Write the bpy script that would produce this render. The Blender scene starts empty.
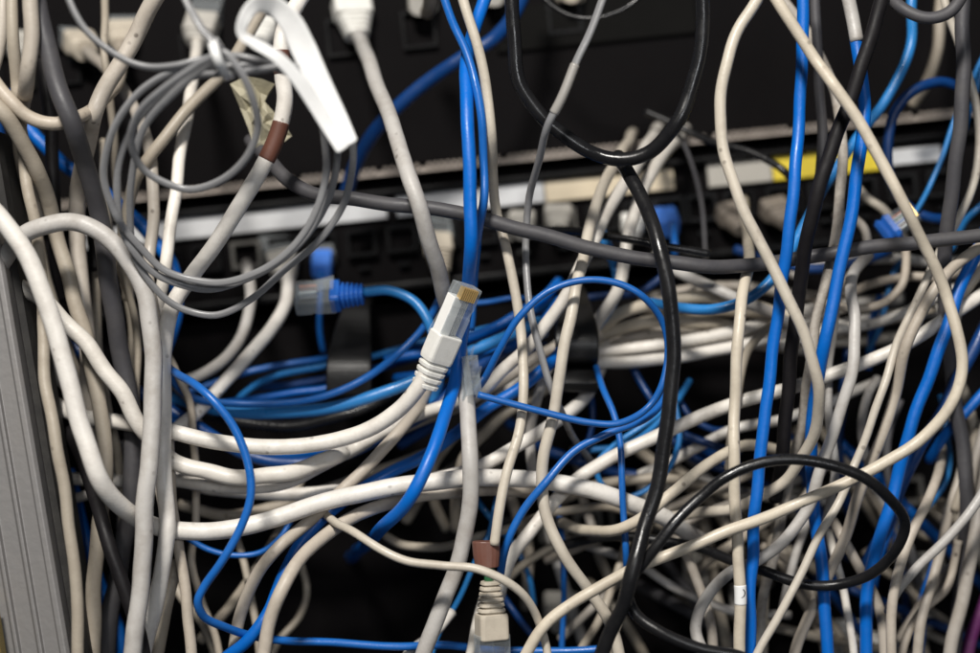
import bpy, bmesh, math, random
import numpy as np
from mathutils import Vector, Matrix

random.seed(7)
rng = np.random.RandomState(7)

# ------------------------------------------------------------------ camera, light, exposure
D = 0.60                       # metres from the lens to the plane of the white plug
S = 0.335 / 980.0              # metres per photo pixel in that plane
sc = bpy.context.scene
cam_d = bpy.data.cameras.new('camera')
cam = bpy.data.objects.new('camera', cam_d)
sc.collection.objects.link(cam)
sc.camera = cam
cam.location = (0, -D, 0)
cam.rotation_euler = (math.radians(90), 0, 0)
cam_d.sensor_width = 36
cam_d.lens = 36 * D / 0.335
cam_d.clip_start = 0.02
cam_d.clip_end = 20
cam_d.dof.use_dof = True
cam_d.dof.focus_distance = D
cam_d.dof.aperture_fstop = 3.8
cam_d.dof.aperture_blades = 7

w = bpy.data.worlds.new('World')
sc.world = w
w.use_nodes = True
w.node_tree.nodes['Background'].inputs[0].default_value = (0.80, 0.88, 1.0, 1)
w.node_tree.nodes['Background'].inputs[1].default_value = 0.055


def area(name, loc, aim, size, power, col, size_y=None):
    l = bpy.data.lights.new(name, 'AREA')
    l.energy = power
    l.color = col
    l.size = size
    if size_y:
        l.shape = 'RECTANGLE'
        l.size_y = size_y
    o = bpy.data.objects.new(name, l)
    sc.collection.objects.link(o)
    o.location = loc
    o.rotation_euler = (Vector(aim) - Vector(loc)).to_track_quat('-Z', 'Y').to_euler()
    return o


area('ceiling_lamp', (-0.22, -0.92, 0.78), (-0.02, 0, -0.02), 0.20, 21, (1.0, 0.96, 0.90), 0.12)
area('fill_light', (0.30, -1.5, 0.25), (0, 0, 0), 0.35, 4.5, (0.95, 0.97, 1.0), 0.3)  # fill added to lift the darks, no known lamp there

sc.view_settings.view_transform = 'Standard'
sc.view_settings.look = 'None'
sc.view_settings.exposure = 0.0
sc.view_settings.gamma = 1.0
sc.cycles.max_bounces = 7
sc.cycles.transmission_bounces = 7
sc.cycles.transparent_max_bounces = 8
sc.cycles.caustics_reflective = False
sc.cycles.caustics_refractive = False


# ------------------------------------------------------------------ helpers
def P(x, y, d=0.0):
    """photo pixel x, y at d millimetres behind the plane of the white plug -> metres"""
    dm = d / 1000.0
    k = S * (1 + dm / D)
    return Vector(((x - 490) * k, dm, (326.5 - y) * k))


def px(n, d=0.0):
    return n * S * (1 + d / 1000.0 / D)


def link(o, parent=None):
    sc.collection.objects.link(o)
    if parent is not None:
        o.parent = parent
    return o


def mesh_obj(name, verts, faces, mat, parent=None, smooth=True, loc=None, uvs=None):
    me = bpy.data.meshes.new(name)
    if loc is not None:
        L = Vector(loc)
        verts = [Vector(v) - L for v in verts]
    me.from_pydata([tuple(v) for v in verts], [], faces)
    me.materials.append(mat)
    if smooth:
        me.polygons.foreach_set('use_smooth', [True] * len(me.polygons))
    if uvs is not None:
        ul = me.uv_layers.new(name='UVMap')
        idx = np.zeros(len(me.loops), dtype=np.int32)
        me.loops.foreach_get('vertex_index', idx)
        ul.data.foreach_set('uv', np.asarray(uvs, dtype=np.float32)[idx].ravel())
    me.update()
    o = bpy.data.objects.new(name, me)
    link(o, parent)
    if loc is not None:
        o.location = loc
    return o


def bm_obj(name, bm, mat, parent=None, smooth=False, bevel=0.0, seg=2):
    me = bpy.data.meshes.new(name)
    bmesh.ops.recalc_face_normals(bm, faces=bm.faces)
    bm.to_mesh(me)
    bm.free()
    me.materials.append(mat)
    if smooth:
        me.polygons.foreach_set('use_smooth', [True] * len(me.polygons))
    o = bpy.data.objects.new(name, me)
    link(o, parent)
    if bevel > 0:
        b = o.modifiers.new('bevel', 'BEVEL')
        b.width = bevel
        b.segments = seg
        b.limit_method = 'ANGLE'
        b.angle_limit = math.radians(35)
    return o


def box(bm, x0, x1, y0, y1, z0, z1):
    vs = [bm.verts.new(p) for p in ((x0, y0, z0), (x1, y0, z0), (x1, y1, z0), (x0, y1, z0),
                                    (x0, y0, z1), (x1, y0, z1), (x1, y1, z1), (x0, y1, z1))]
    for f in ((0, 1, 2, 3), (4, 7, 6, 5), (0, 4, 5, 1), (1, 5, 6, 2), (2, 6, 7, 3), (3, 7, 4, 0)):
        bm.faces.new([vs[i] for i in f])


def loft(bm, rings, cap=True):
    """rings: list of lists of points, all the same length"""
    rows = [[bm.verts.new(p) for p in r] for r in rings]
    n = len(rows[0])
    for a, b in zip(rows[:-1], rows[1:]):
        for i in range(n):
            bm.faces.new((a[i], a[(i + 1) % n], b[(i + 1) % n], b[i]))
    if cap:
        bm.faces.new(rows[0][::-1])
        bm.faces.new(rows[-1])


def tag(o, label, cat, group=None, kind=None):
    if label:
        o['label'] = label
    if cat:
        o['category'] = cat
    if group:
        o['group'] = group
    if kind:
        o['kind'] = kind
    return o


def empty(name, loc, rot=None):
    o = bpy.data.objects.new(name, None)
    o.empty_display_size = 0.01
    link(o)
    o.location = loc
    if rot is not None:
        o.rotation_euler = rot
    return o


# ------------------------------------------------------------------ materials
def new_mat(name):
    m = bpy.data.materials.new(name)
    m.use_nodes = True
    nt = m.node_tree
    b = nt.nodes['Principled BSDF']
    return m, nt, b


def jacket(name, col, rough=0.42, dirt=0.35, dirt_col=(0.16, 0.12, 0.085), spec=0.45, vary=0.10,
           helix=0.035, spots=0.0, grime_scale=90, cool=0.0):
    m, nt, b = new_mat(name)
    N, L = nt.nodes, nt.links
    tc = N.new('ShaderNodeTexCoord')
    uv = N.new('ShaderNodeUVMap')
    oi = N.new('ShaderNodeObjectInfo')
    # value variation from cable to cable
    hsv = N.new('ShaderNodeHueSaturation')
    hsv.inputs['Color'].default_value = (*col, 1)
    mr = N.new('ShaderNodeMapRange')
    mr.inputs['To Min'].default_value = 1 - vary
    mr.inputs['To Max'].default_value = 1 + vary * 0.6
    L.new(oi.outputs['Random'], mr.inputs['Value'])
    L.new(mr.outputs['Result'], hsv.inputs['Value'])
    base_out = hsv.outputs['Color']
    if cool > 0:      # some jackets have greyed, some yellowed
        mp = N.new('ShaderNodeMath')
        mp.operation = 'FRACT'
        ml = N.new('ShaderNodeMath')
        ml.operation = 'MULTIPLY'
        ml.inputs[1].default_value = 7.31
        L.new(oi.outputs['Random'], ml.inputs[0])
        L.new(ml.outputs['Value'], mp.inputs[0])
        mq = N.new('ShaderNodeMath')
        mq.operation = 'MULTIPLY'
        mq.inputs[1].default_value = cool
        L.new(mp.outputs['Value'], mq.inputs[0])
        mc = N.new('ShaderNodeMixRGB')
        g_ = sum(col) / 3 * 0.93
        mc.inputs['Color2'].default_value = (g_, g_ * 0.985, g_ * 0.97, 1)
        L.new(mq.outputs['Value'], mc.inputs['Fac'])
        L.new(hsv.outputs['Color'], mc.inputs['Color1'])
        base_out = mc.outputs['Color']
    # grime in soft patches
    n1 = N.new('ShaderNodeTexNoise')
    n1.inputs['Scale'].default_value = grime_scale
    n1.inputs['Detail'].default_value = 6
    n1.inputs['Roughness'].default_value = 0.65
    L.new(tc.outputs['Object'], n1.inputs['Vector'])
    r1 = N.new('ShaderNodeMapRange')
    r1.inputs['From Min'].default_value = 0.45
    r1.inputs['From Max'].default_value = 0.80
    r1.inputs['To Max'].default_value = dirt
    L.new(n1.outputs['Fac'], r1.inputs['Value'])
    mx = N.new('ShaderNodeMixRGB')
    mx.inputs['Color2'].default_value = (*dirt_col, 1)
    L.new(r1.outputs['Result'], mx.inputs['Fac'])
    L.new(base_out, mx.inputs['Color1'])
    last = mx
    if spots > 0:
        v = N.new('ShaderNodeTexVoronoi')
        v.inputs['Scale'].default_value = 190
        L.new(tc.outputs['Object'], v.inputs['Vector'])
        r2 = N.new('ShaderNodeMapRange')
        r2.inputs['From Min'].default_value = 0.10
        r2.inputs['From Max'].default_value = 0.19
        r2.inputs['To Min'].default_value = spots
        r2.inputs['To Max'].default_value = 0.0
        L.new(v.outputs['Distance'], r2.inputs['Value'])
        n3 = N.new('ShaderNodeTexNoise')
        n3.inputs['Scale'].default_value = 60
        L.new(tc.outputs['Object'], n3.inputs['Vector'])
        r3 = N.new('ShaderNodeMapRange')
        r3.inputs['From Min'].default_value = 0.50
        r3.inputs['From Max'].default_value = 0.62
        L.new(n3.outputs['Fac'], r3.inputs['Value'])
        mm = N.new('ShaderNodeMath')
        mm.operation = 'MULTIPLY'
        L.new(r2.outputs['Result'], mm.inputs[0])
        L.new(r3.outputs['Result'], mm.inputs[1])
        mx2 = N.new('ShaderNodeMixRGB')
        mx2.inputs['Color2'].default_value = (0.09, 0.07, 0.055, 1)
        L.new(mm.outputs['Value'], mx2.inputs['Fac'])
        L.new(last.outputs['Color'], mx2.inputs['Color1'])
        last = mx2
    L.new(last.outputs['Color'], b.inputs['Base Color'])
    # dust changes the gloss
    rr = N.new('ShaderNodeMapRange')
    rr.inputs['From Min'].default_value = 0.3
    rr.inputs['From Max'].default_value = 0.7
    rr.inputs['To Min'].default_value = max(0.08, rough - 0.10)
    rr.inputs['To Max'].default_value = min(1.0, rough + 0.18)
    L.new(n1.outputs['Fac'], rr.inputs['Value'])
    L.new(rr.outputs['Result'], b.inputs['Roughness'])
    b.inputs['Specular IOR Level'].default_value = spec
    # twisted pairs showing through, plus fine scuffs
    wv = N.new('ShaderNodeTexWave')
    wv.bands_direction = 'DIAGONAL'
    wv.inputs['Scale'].default_value = 1.0
    wv.inputs['Distortion'].default_value = 1.5
    L.new(uv.outputs['UV'], wv.inputs['Vector'])
    n2 = N.new('ShaderNodeTexNoise')
    n2.inputs['Scale'].default_value = 900
    n2.inputs['Detail'].default_value = 3
    L.new(tc.outputs['Object'], n2.inputs['Vector'])
    b1 = N.new('ShaderNodeBump')
    b1.inputs['Strength'].default_value = helix
    b1.inputs['Distance'].default_value = 0.0004
    L.new(wv.outputs['Fac'], b1.inputs['Height'])
    b2 = N.new('ShaderNodeBump')
    b2.inputs['Strength'].default_value = 0.22
    b2.inputs['Distance'].default_value = 0.0002
    L.new(n2.outputs['Fac'], b2.inputs['Height'])
    L.new(b1.outputs['Normal'], b2.inputs['Normal'])
    n4 = N.new('ShaderNodeTexNoise')
    n4.inputs['Scale'].default_value = 170
    n4.inputs['Detail'].default_value = 2
    L.new(tc.outputs['Object'], n4.inputs['Vector'])
    b3 = N.new('ShaderNodeBump')
    b3.inputs['Strength'].default_value = 0.35
    b3.inputs['Distance'].default_value = 0.0006
    L.new(n4.outputs['Fac'], b3.inputs['Height'])
    L.new(b2.outputs['Normal'], b3.inputs['Normal'])
    L.new(b3.outputs['Normal'], b.inputs['Normal'])
    return m


def plain(name, col, rough=0.4, metal=0.0, spec=0.5, noise=0.15, scale=120, bump=0.1, grime=(0.2, 0.19, 0.17)):
    m, nt, b = new_mat(name)
    N, L = nt.nodes, nt.links
    tc = N.new('ShaderNodeTexCoord')
    n = N.new('ShaderNodeTexNoise')
    n.inputs['Scale'].default_value = scale
    n.inputs['Detail'].default_value = 7
    n.inputs['Roughness'].default_value = 0.7
    L.new(tc.outputs['Object'], n.inputs['Vector'])
    r = N.new('ShaderNodeMapRange')
    r.inputs['From Min'].default_value = 0.42
    r.inputs['From Max'].default_value = 0.8
    r.inputs['To Max'].default_value = noise
    L.new(n.outputs['Fac'], r.inputs['Value'])
    mx = N.new('ShaderNodeMixRGB')
    mx.inputs['Color1'].default_value = (*col, 1)
    mx.inputs['Color2'].default_value = (*grime, 1)
    L.new(r.outputs['Result'], mx.inputs['Fac'])
    L.new(mx.outputs['Color'], b.inputs['Base Color'])
    rr = N.new('ShaderNodeMapRange')
    rr.inputs['To Min'].default_value = max(0.05, rough - 0.12)
    rr.inputs['To Max'].default_value = min(1, rough + 0.2)
    L.new(n.outputs['Fac'], rr.inputs['Value'])
    L.new(rr.outputs['Result'], b.inputs['Roughness'])
    b.inputs['Metallic'].default_value = metal
    b.inputs['Specular IOR Level'].default_value = spec
    bp = N.new('ShaderNodeBump')
    bp.inputs['Strength'].default_value = bump
    bp.inputs['Distance'].default_value = 0.0004
    n2 = N.new('ShaderNodeTexNoise')
    n2.inputs['Scale'].default_value = scale * 9
    L.new(tc.outputs['Object'], n2.inputs['Vector'])
    L.new(n2.outputs['Fac'], bp.inputs['Height'])
    L.new(bp.outputs['Normal'], b.inputs['Normal'])
    return m


def clear_plastic(name):
    """clear polycarbonate, mostly see-through and glossy; milky mix stands in for internal reflections"""
    m, nt, b = new_mat(name)
    N, L = nt.nodes, nt.links
    out = N['Material Output']
    b.inputs['Base Color'].default_value = (0.62, 0.66, 0.68, 1)
    b.inputs['Roughness'].default_value = 0.12
    b.inputs['Specular IOR Level'].default_value = 0.9
    tr = N.new('ShaderNodeBsdfTransparent')
    tr.inputs['Color'].default_value = (0.93, 0.95, 0.96, 1)
    fr = N.new('ShaderNodeLayerWeight')
    fr.inputs['Blend'].default_value = 0.30
    n = N.new('ShaderNodeTexNoise')
    n.inputs['Scale'].default_value = 420
    n.inputs['Detail'].default_value = 4
    ad = N.new('ShaderNodeMath')
    ad.operation = 'MULTIPLY_ADD'
    ad.inputs[1].default_value = 0.62
    L.new(fr.outputs['Facing'], ad.inputs[0])  # paler towards the rims, painting in the bright edge reflections
    mr = N.new('ShaderNodeMapRange')
    mr.inputs['From Min'].default_value = 0.35
    mr.inputs['From Max'].default_value = 0.75
    mr.inputs['To Min'].default_value = 0.0
    mr.inputs['To Max'].default_value = 0.22
    L.new(n.outputs['Fac'], mr.inputs['Value'])
    L.new(mr.outputs['Result'], ad.inputs[2])
    cl = N.new('ShaderNodeClamp')
    L.new(ad.outputs['Value'], cl.inputs['Value'])
    mix = N.new('ShaderNodeMixShader')
    L.new(cl.outputs['Result'], mix.inputs['Fac'])
    L.new(tr.outputs['BSDF'], mix.inputs[1])
    L.new(b.outputs['BSDF'], mix.inputs[2])
    L.new(mix.outputs['Shader'], out.inputs['Surface'])
    bp = N.new('ShaderNodeBump')
    bp.inputs['Strength'].default_value = 0.3
    bp.inputs['Distance'].default_value = 0.0004
    L.new(n.outputs['Fac'], bp.inputs['Height'])
    L.new(bp.outputs['Normal'], b.inputs['Normal'])
    return m


M = dict(
    W=jacket('white_jacket', (0.76, 0.715, 0.645), 0.40, 0.45, spots=0.6, cool=0.4, vary=0.14),
    B=jacket('beige_jacket', (0.49, 0.425, 0.345), 0.45, 0.50, spots=0.8, cool=0.45, vary=0.16),
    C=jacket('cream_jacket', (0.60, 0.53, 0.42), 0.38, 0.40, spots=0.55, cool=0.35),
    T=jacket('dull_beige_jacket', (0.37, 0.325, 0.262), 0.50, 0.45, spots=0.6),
    G=jacket('light_grey_jacket', (0.49, 0.47, 0.445), 0.44, 0.55, spots=0.55),
    S=jacket('speckled_jacket', (0.42, 0.385, 0.34), 0.6, 0.75, grime_scale=420),
    N=jacket('silver_grey_cord', (0.235, 0.235, 0.24), 0.27, 0.25, helix=0.0, dirt_col=(0.1, 0.1, 0.1)),
    D=jacket('dark_grey_jacket', (0.066, 0.064, 0.070), 0.50, 0.30, helix=0.0, dirt_col=(0.12, 0.11, 0.10)),
    K=jacket('black_jacket', (0.009, 0.009, 0.010), 0.24, 0.10, helix=0.0, dirt_col=(0.06, 0.055, 0.05), spec=0.36),
    M=jacket('matt_black_jacket', (0.0085, 0.0075, 0.0085), 0.5, 0.15, helix=0.0, dirt_col=(0.035, 0.03, 0.03), spec=0.22),
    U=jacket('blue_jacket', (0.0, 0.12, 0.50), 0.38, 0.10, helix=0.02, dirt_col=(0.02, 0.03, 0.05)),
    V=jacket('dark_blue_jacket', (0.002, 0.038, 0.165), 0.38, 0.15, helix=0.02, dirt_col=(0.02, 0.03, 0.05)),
    R=jacket('royal_blue_jacket', (0.010, 0.115, 0.42), 0.32, 0.10, helix=0.0, dirt_col=(0.02, 0.03, 0.05)),
    L=jacket('light_blue_jacket', (0.025, 0.20, 0.52), 0.30, 0.12, helix=0.02, dirt_col=(0.03, 0.05, 0.07)),
    P=jacket('purple_jacket', (0.10, 0.015, 0.09), 0.5, 0.2),
)
m_black = plain('black_panel_paint', (0.0062, 0.0056, 0.0060), 0.40, 0, 0.012, 0.15, 60, 0.1, (0.012, 0.011, 0.010))
m_ring = plain('ring_plastic', (0.008, 0.008, 0.0085), 0.36, 0, 0.30, 0.3, 60, 0.12, (0.03, 0.028, 0.026))
m_blackpl = plain('black_plastic', (0.006, 0.006, 0.0065), 0.30, 0, 0.08, 0.15, 90, 0.1, (0.05, 0.048, 0.045))
m_socket = plain('socket_dark', (0.006, 0.006, 0.006), 0.5, 0, 0.3, 0.1, 90)
m_alu = plain('aluminium_rail', (0.27, 0.26, 0.255), 0.48, 0.55, 0.5, 0.35, 35, 0.25, (0.20, 0.18, 0.16))
m_seal = plain('rubber_seal', (0.012, 0.011, 0.010), 0.7)
m_brass = plain('brass_edge', (0.36, 0.27, 0.08), 0.4, 0.7)
m_vent = plain('vent_metal', (0.36, 0.31, 0.27), 0.5, 0.1, 0.4, 0.6, 150, 0.2, (0.05, 0.045, 0.04))
m_silver = plain('silver_strip', (0.57, 0.575, 0.585), 0.4, 0.15, 0.5, 0.40, 60, 0.1, (0.26, 0.26, 0.26))
m_cream = plain('cream_label', (0.70, 0.60, 0.44), 0.55, 0, 0.4, 0.35, 70, 0.1, (0.42, 0.36, 0.27))
m_greylab = plain('grey_label', (0.42, 0.40, 0.36), 0.55, 0, 0.4, 0.3, 70)
m_port = plain('grey_port', (0.10, 0.095, 0.085), 0.5, 0, 0.4, 0.3, 70)
m_yellow = plain('yellow_label', (0.78, 0.60, 0.03), 0.45, 0, 0.4, 0.2, 70)
m_boot_w = plain('white_boot', (0.76, 0.75, 0.71), 0.42, 0, 0.4, 0.30, 200, 0.15, (0.40, 0.37, 0.32))
m_boot_b = plain('beige_boot', (0.55, 0.49, 0.40), 0.5, 0, 0.4, 0.40, 200, 0.15, (0.26, 0.22, 0.18))
m_boot_g = plain('grey_boot', (0.46, 0.44, 0.40), 0.5, 0, 0.4, 0.5, 200, 0.15, (0.18, 0.16, 0.14))
m_boot_d = plain('dimmed_beige_boot', (0.22, 0.19, 0.16), 0.55, 0, 0.3, 0.5, 200, 0.15, (0.08, 0.07, 0.06))  # beige boot darkened, standing in for dim light at the sockets
m_boot_u = plain('blue_boot', (0.02, 0.15, 0.60), 0.38, 0, 0.4, 0.2, 200, 0.1, (0.05, 0.08, 0.2))
m_boot_l = plain('pale_blue_boot', (0.06, 0.21, 0.72), 0.42, 0, 0.4, 0.2, 200)
m_brown = plain('brown_sleeve', (0.115, 0.045, 0.030), 0.45, 0, 0.4, 0.2, 120, 0.1, (0.06, 0.03, 0.02))
m_brown2 = plain('brown_shrink_sleeve', (0.15, 0.06, 0.042), 0.35, 0, 0.5, 0.15, 120)
m_green = plain('green_core', (0.01, 0.12, 0.04), 0.4)
m_tie = plain('white_nylon', (0.82, 0.82, 0.81), 0.42, 0, 0.4, 0.15, 80)
m_paper = plain('yellowed_tape', (0.36, 0.33, 0.235), 0.55, 0, 0.4, 0.55, 90, 0.5, (0.13, 0.12, 0.085))
m_gold = plain('gold_contact', (0.90, 0.60, 0.22), 0.35, 0.6, 0.5, 0.1)
m_copper = plain('orange_core', (0.75, 0.17, 0.04), 0.4)
m_clear = clear_plastic('clear_plastic')
m_core = plain('white_core', (0.84, 0.83, 0.80), 0.5, 0, 0.4, 0.1)
m_splice = plain('grey_shrink_sleeve', (0.30, 0.285, 0.265), 0.30, 0, 0.5, 0.2, 90)
m_ink = plain('ink', (0.03, 0.03, 0.04), 0.5)
m_slab = plain('grey_sheet', (0.007, 0.0068, 0.0065), 0.35, 0.0, 0.01, 0.1, 40, 0.1, (0.02, 0.02, 0.02))

# ------------------------------------------------------------------ rack equipment (rolled a little in the frame)
ROLL = math.atan(0.103)
DP = 118.0                      # mm: depth of the equipment front
KP = px(1, DP)


def rack_empty(name, u, v):
    """an Empty on the equipment plane; children are in metres, x along the rack, z up"""
    return empty(name, P(u, v, DP), (0, -ROLL, 0))


def vx(x, v):
    """photo y on the rack line v at photo x"""
    return v - 0.103 * (x - 490)


def U(x):                       # rack x in metres from px relative to 490
    return (x - 490) * KP / math.cos(ROLL)


def V(dv):                      # height in metres from px below the origin
    return -dv * KP * math.cos(ROLL)


# rack backdrop --------------------------------------------------------
bm = bmesh.new()
box(bm, -0.55, 0.55, 0.235, 0.240, -0.42, 0.42)
rb = bm_obj('rack_back_wall', bm, m_black)
tag(rb, 'matt black back wall of the rack behind all equipment', 'rack wall', kind='structure')

# upper switch ---------------------------------------------------------
sw = rack_empty('network_switch', 490, 80)
tag(sw, 'black network switch across the top with a row of sockets and a toothed vent edge', 'network switch')
bm = bmesh.new()
box(bm, U(-80), U(1060), 0, 0.10, V(79), V(-150))
bm_obj('housing', bm, m_black, sw, bevel=0.0015)
bm = bmesh.new()
box(bm, U(-78), U(1058), -0.0030, 0.0, V(85.5), V(81))
n = 0
x = -70
while x < 1050:
    if int(x) % 41 > 3:
        box(bm, U(x), U(x + 3.2), -0.0045, -0.0002, V(80.8), V(77.5))
    x += 6.2
bm_obj('vent_strip', bm, m_vent, sw)
bm = bmesh.new()
box(bm, U(500), U(700), -0.0022, -0.0002, V(-25), V(-70))
bm_obj('cover_plate', bm, m_slab, sw, bevel=0.0006)
for x in (24, 70, 116, 205, 262, 350, 425, 495, 570):
    bm = bmesh.new()
    a, b2 = U(x - 17), U(x + 17)
    z0, z1 = V(-38), V(-76)
    t = 0.0012
    box(bm, a, b2, -0.003, -0.0002, z1 - t, z1)
    box(bm, a, b2, -0.003, -0.0002, z0, z0 + t)
    box(bm, a, a + t, -0.003, -0.0002, z0 + t, z1 - t)
    box(bm, b2 - t, b2, -0.003, -0.0002, z0 + t, z1 - t)
    bm_obj('port', bm, m_blackpl, sw)

# patch panel ----------------------------------------------------------
pp = rack_empty('patch_panel', 490, 215)
tag(pp, 'black patch panel with silver, cream and yellow label strips above its sockets', 'patch panel')
bm = bmesh.new()
box(bm, U(-80), U(1060), 0.004, 0.09, V(62), V(-44))
bm_obj('housing', bm, m_black, pp, bevel=0.001)
bm = bmesh.new()
box(bm, U(-80), U(1060), -0.002, 0.0038, V(-30), V(-36))
bm_obj('upper_lip', bm, m_blackpl, pp, bevel=0.001)
bm = bmesh.new()
box(bm, U(-80), U(1060), -0.004, 0.0038, V(66), V(58))
bm_obj('lower_lip', bm, m_blackpl, pp, bevel=0.001)
for (x0, x1, mt, dy, lab) in ((82, 388, m_silver, 0, 'silver label strip narrowing behind the dark grey cable'),
                              (398, 546, m_silver, 0, 'silver label strip in the middle'),
                              (547, 676, m_cream, 0.5, 'cream label strip'),
                              (710, 774, m_greylab, 1, 'grey label strip'),
                              (775, 882, m_yellow, 1, 'yellow label strip'),
                              (886, 944, m_silver, 2, 'narrow silver label strip')):
    bm = bmesh.new()
    hh = 10.5 if x0 < 700 else (12 if x0 < 880 else 8)
    box(bm, U(x0), U(x1), 0.0012, 0.0035, V(-18 + dy + hh), V(-18 + dy - hh))
    s_ = bm_obj('label_strip', bm, mt, pp, bevel=0.0004)
    s_['label'] = lab
for x in (130, 165, 205, 245, 283, 320, 360, 400, 442, 480, 520, 560, 600, 638, 668, 700, 738, 780, 822, 860, 900, 940):
    bm = bmesh.new()
    a, b2 = U(x - 15), U(x + 15)
    z0, z1 = V(28), V(1)
    t = 0.0014
    box(bm, a, b2, -0.001, 0.0038, z1 - t, z1)
    box(bm, a, b2, -0.001, 0.0038, z0, z0 + t)
    box(bm, a, a + t, -0.001, 0.0038, z0 + t, z1 - t)
    box(bm, b2 - t, b2, -0.001, 0.0038, z0 + t, z1 - t)
    box(bm, (a + b2) / 2 - 0.0022, (a + b2) / 2 + 0.0022, 0.0, 0.0038, V(42), V(38))
    bm_obj('port', bm, m_port if x in (245, 520, 560) else m_blackpl, pp)

# cable manager with D rings ------------------------------------------
cm = rack_empty('cable_manager', 490, 400)
tag(cm, 'black horizontal cable manager with two wide plastic rings holding the blue and beige bundles', 'cable manager')
bm = bmesh.new()
box(bm, U(-80), U(1060), 0.010, 0.06, V(95), V(-108))
bm_obj('back_plate', bm, m_black, cm, bevel=0.001)


def d_ring(x, width, y_top, y_bot, dfront, rise=0.0, th=0.0024):
    """a band bent forward from the plate and back again, in the depth plane at x"""
    bm = bmesh.new()
    kk = px(1, dfront)
    ztop, zbot = (326.5 - y_top) * kk, (326.5 - y_bot) * kk
    yb, yf = 0.128, dfront / 1000.0
    H = ztop - zbot
    e = min(0.010, H * 0.45)
    pts = [(yb, ztop + 0.9 * e + rise), (yb - 0.03, ztop + 0.8 * e + rise), (yf + 0.026, ztop + 0.45 * e + rise * 0.6), (yf + 0.012, ztop - 0.1 * e),
           (yf + 0.004, ztop - 0.55 * e), (yf + 0.001, ztop - e), (yf, (ztop - e + zbot + 0.3 * e) / 2), (yf + 0.0008, zbot + 0.25 * e),
           (yf + 0.003, zbot + 0.0006), (yf + 0.010, zbot), (yb - 0.02, zbot - 0.001), (yb, zbot - 0.001)]
    n = len(pts)
    rings = []
    for i, (yy, zz) in enumerate(pts):
        a = pts[max(0, i - 1)]
        c = pts[min(n - 1, i + 1)]
        ty, tz = c[0] - a[0], c[1] - a[1]
        l = math.hypot(ty, tz)
        ny, nz = -tz / l, ty / l
        cx = (x - 490) * px(1, yy * 1000)
        hw = width / 2 * kk * (0.55 if i < 2 else 0.72 if i == 2 else 0.86 if i == 3 else 0.95 if i == 4 else 1.0)
        cx = (x - 490) * kk
        rings.append([(cx - hw, yy - ny * th / 2, zz - nz * th / 2), (cx + hw, yy - ny * th / 2, zz - nz * th / 2),
                      (cx + hw, yy + ny * th / 2, zz + nz * th / 2), (cx - hw, yy + ny * th / 2, zz + nz * th / 2)])
    loft(bm, rings)
    inv = cm.matrix_basis.inverted()
    for v in bm.verts:
        v.co = inv @ v.co
    o = bm_obj('cable_ring', bm, m_ring, cm, smooth=False, bevel=0.0009, seg=3)
    sub = o.modifiers.new('sub', 'SUBSURF')
    sub.levels = 2
    sub.render_levels = 2
    sub.subdivision_type = 'CATMULL_CLARK'
    return o


bpy.context.view_layer.update()
d_ring(349, 46, 338, 400, 52, 0.006)
d_ring(577, 44, 314, 362, 40, 0.006, 0.003)
d_ring(581, 34, 368, 391, 40)

# lower switch (blank black front) -------------------------------------
ls = rack_empty('network_switch', 490, 560)
tag(ls, 'plain black switch front low down behind the looping beige cables', 'network switch')
bm = bmesh.new()
box(bm, U(-80), U(1060), 0.012, 0.09, V(150), V(-62))
bm_obj('housing', bm, m_black, ls, bevel=0.001)
for x in (520, 556, 592, 628, 664, 700, 736, 772, 808, 844, 880, 916):
    bm = bmesh.new()
    a, b2 = U(x - 14), U(x + 14)
    z0, z1 = V(-10), V(-38)
    t = 0.0018
    box(bm, a, b2, 0.006, 0.0115, z1 - t, z1)
    box(bm, a, b2, 0.006, 0.0115, z0, z0 + t)
    box(bm, a, a + t, 0.006, 0.0115, z0 + t, z1 - t)
    box(bm, b2 - t, b2, 0.006, 0.0115, z0 + t, z1 - t)
    bm_obj('port', bm, m_port, ls)

# rack rail at the left ------------------------------------------------
rail = empty('rack_rail', P(30, 440, 20))
tag(rail, 'grey ridged aluminium rack upright leaning along the left edge', 'rack rail')
top, bot = P(-18, 130, -6), P(78, 700, -6)
ax = (bot - top).normalized()
rt = Vector((ax.z * -1, 0, ax.x))
if rt.x < 0:
    rt = -rt
# profile across the rail, (offset to the left of the right edge in m, depth in m)
prof = [(0.0, 0.000), (0.0012, -0.0010), (0.0030, -0.0010), (0.0034, 0.0002), (0.0085, 0.0004), (0.0090, -0.0008),
        (0.0102, -0.0008), (0.0108, 0.0004), (0.0162, 0.0005), (0.0168, -0.0008), (0.0180, -0.0008), (0.0186, 0.0004),
        (0.0250, 0.0005), (0.0256, -0.0006), (0.0270, -0.0006), (0.0276, 0.0004), (0.060, 0.0004), (0.060, 0.035), (0.0, 0.035)]
bm = bmesh.new()
rings = []
for k in range(0, 25):
    c = top.lerp(bot, k / 24.0)
    rings.append([c - rt * a + Vector((0, b_, 0)) - rail.location for a, b_ in prof])
loft(bm, rings)
bm_obj('upright', bm, m_alu, rail, bevel=0.0003, seg=2)
bm = bmesh.new()
rings = []
for k in range(0, 2):
    c = top.lerp(bot, float(k))
    rings.append([c + rt * a + Vector((0, b_, 0)) - rail.location for a, b_ in
                  ((0.0003, 0.006), (0.0024, 0.007), (0.0032, 0.012), (0.0032, 0.030), (0.0003, 0.030))])
loft(bm, rings)
bm_obj('edge_seal', bm, m_seal, rail)
bm = bmesh.new()
rings = []
for k in (0, 1):
    c = P(-6, 610, -16).lerp(P(12, 720, -16), float(k))
    rings.append([c + Vector((a, b_, 0)) - rail.location for a, b_ in ((-0.012, 0), (0, 0), (0, 0.006), (-0.012, 0.006))])
loft(bm, rings)
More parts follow.
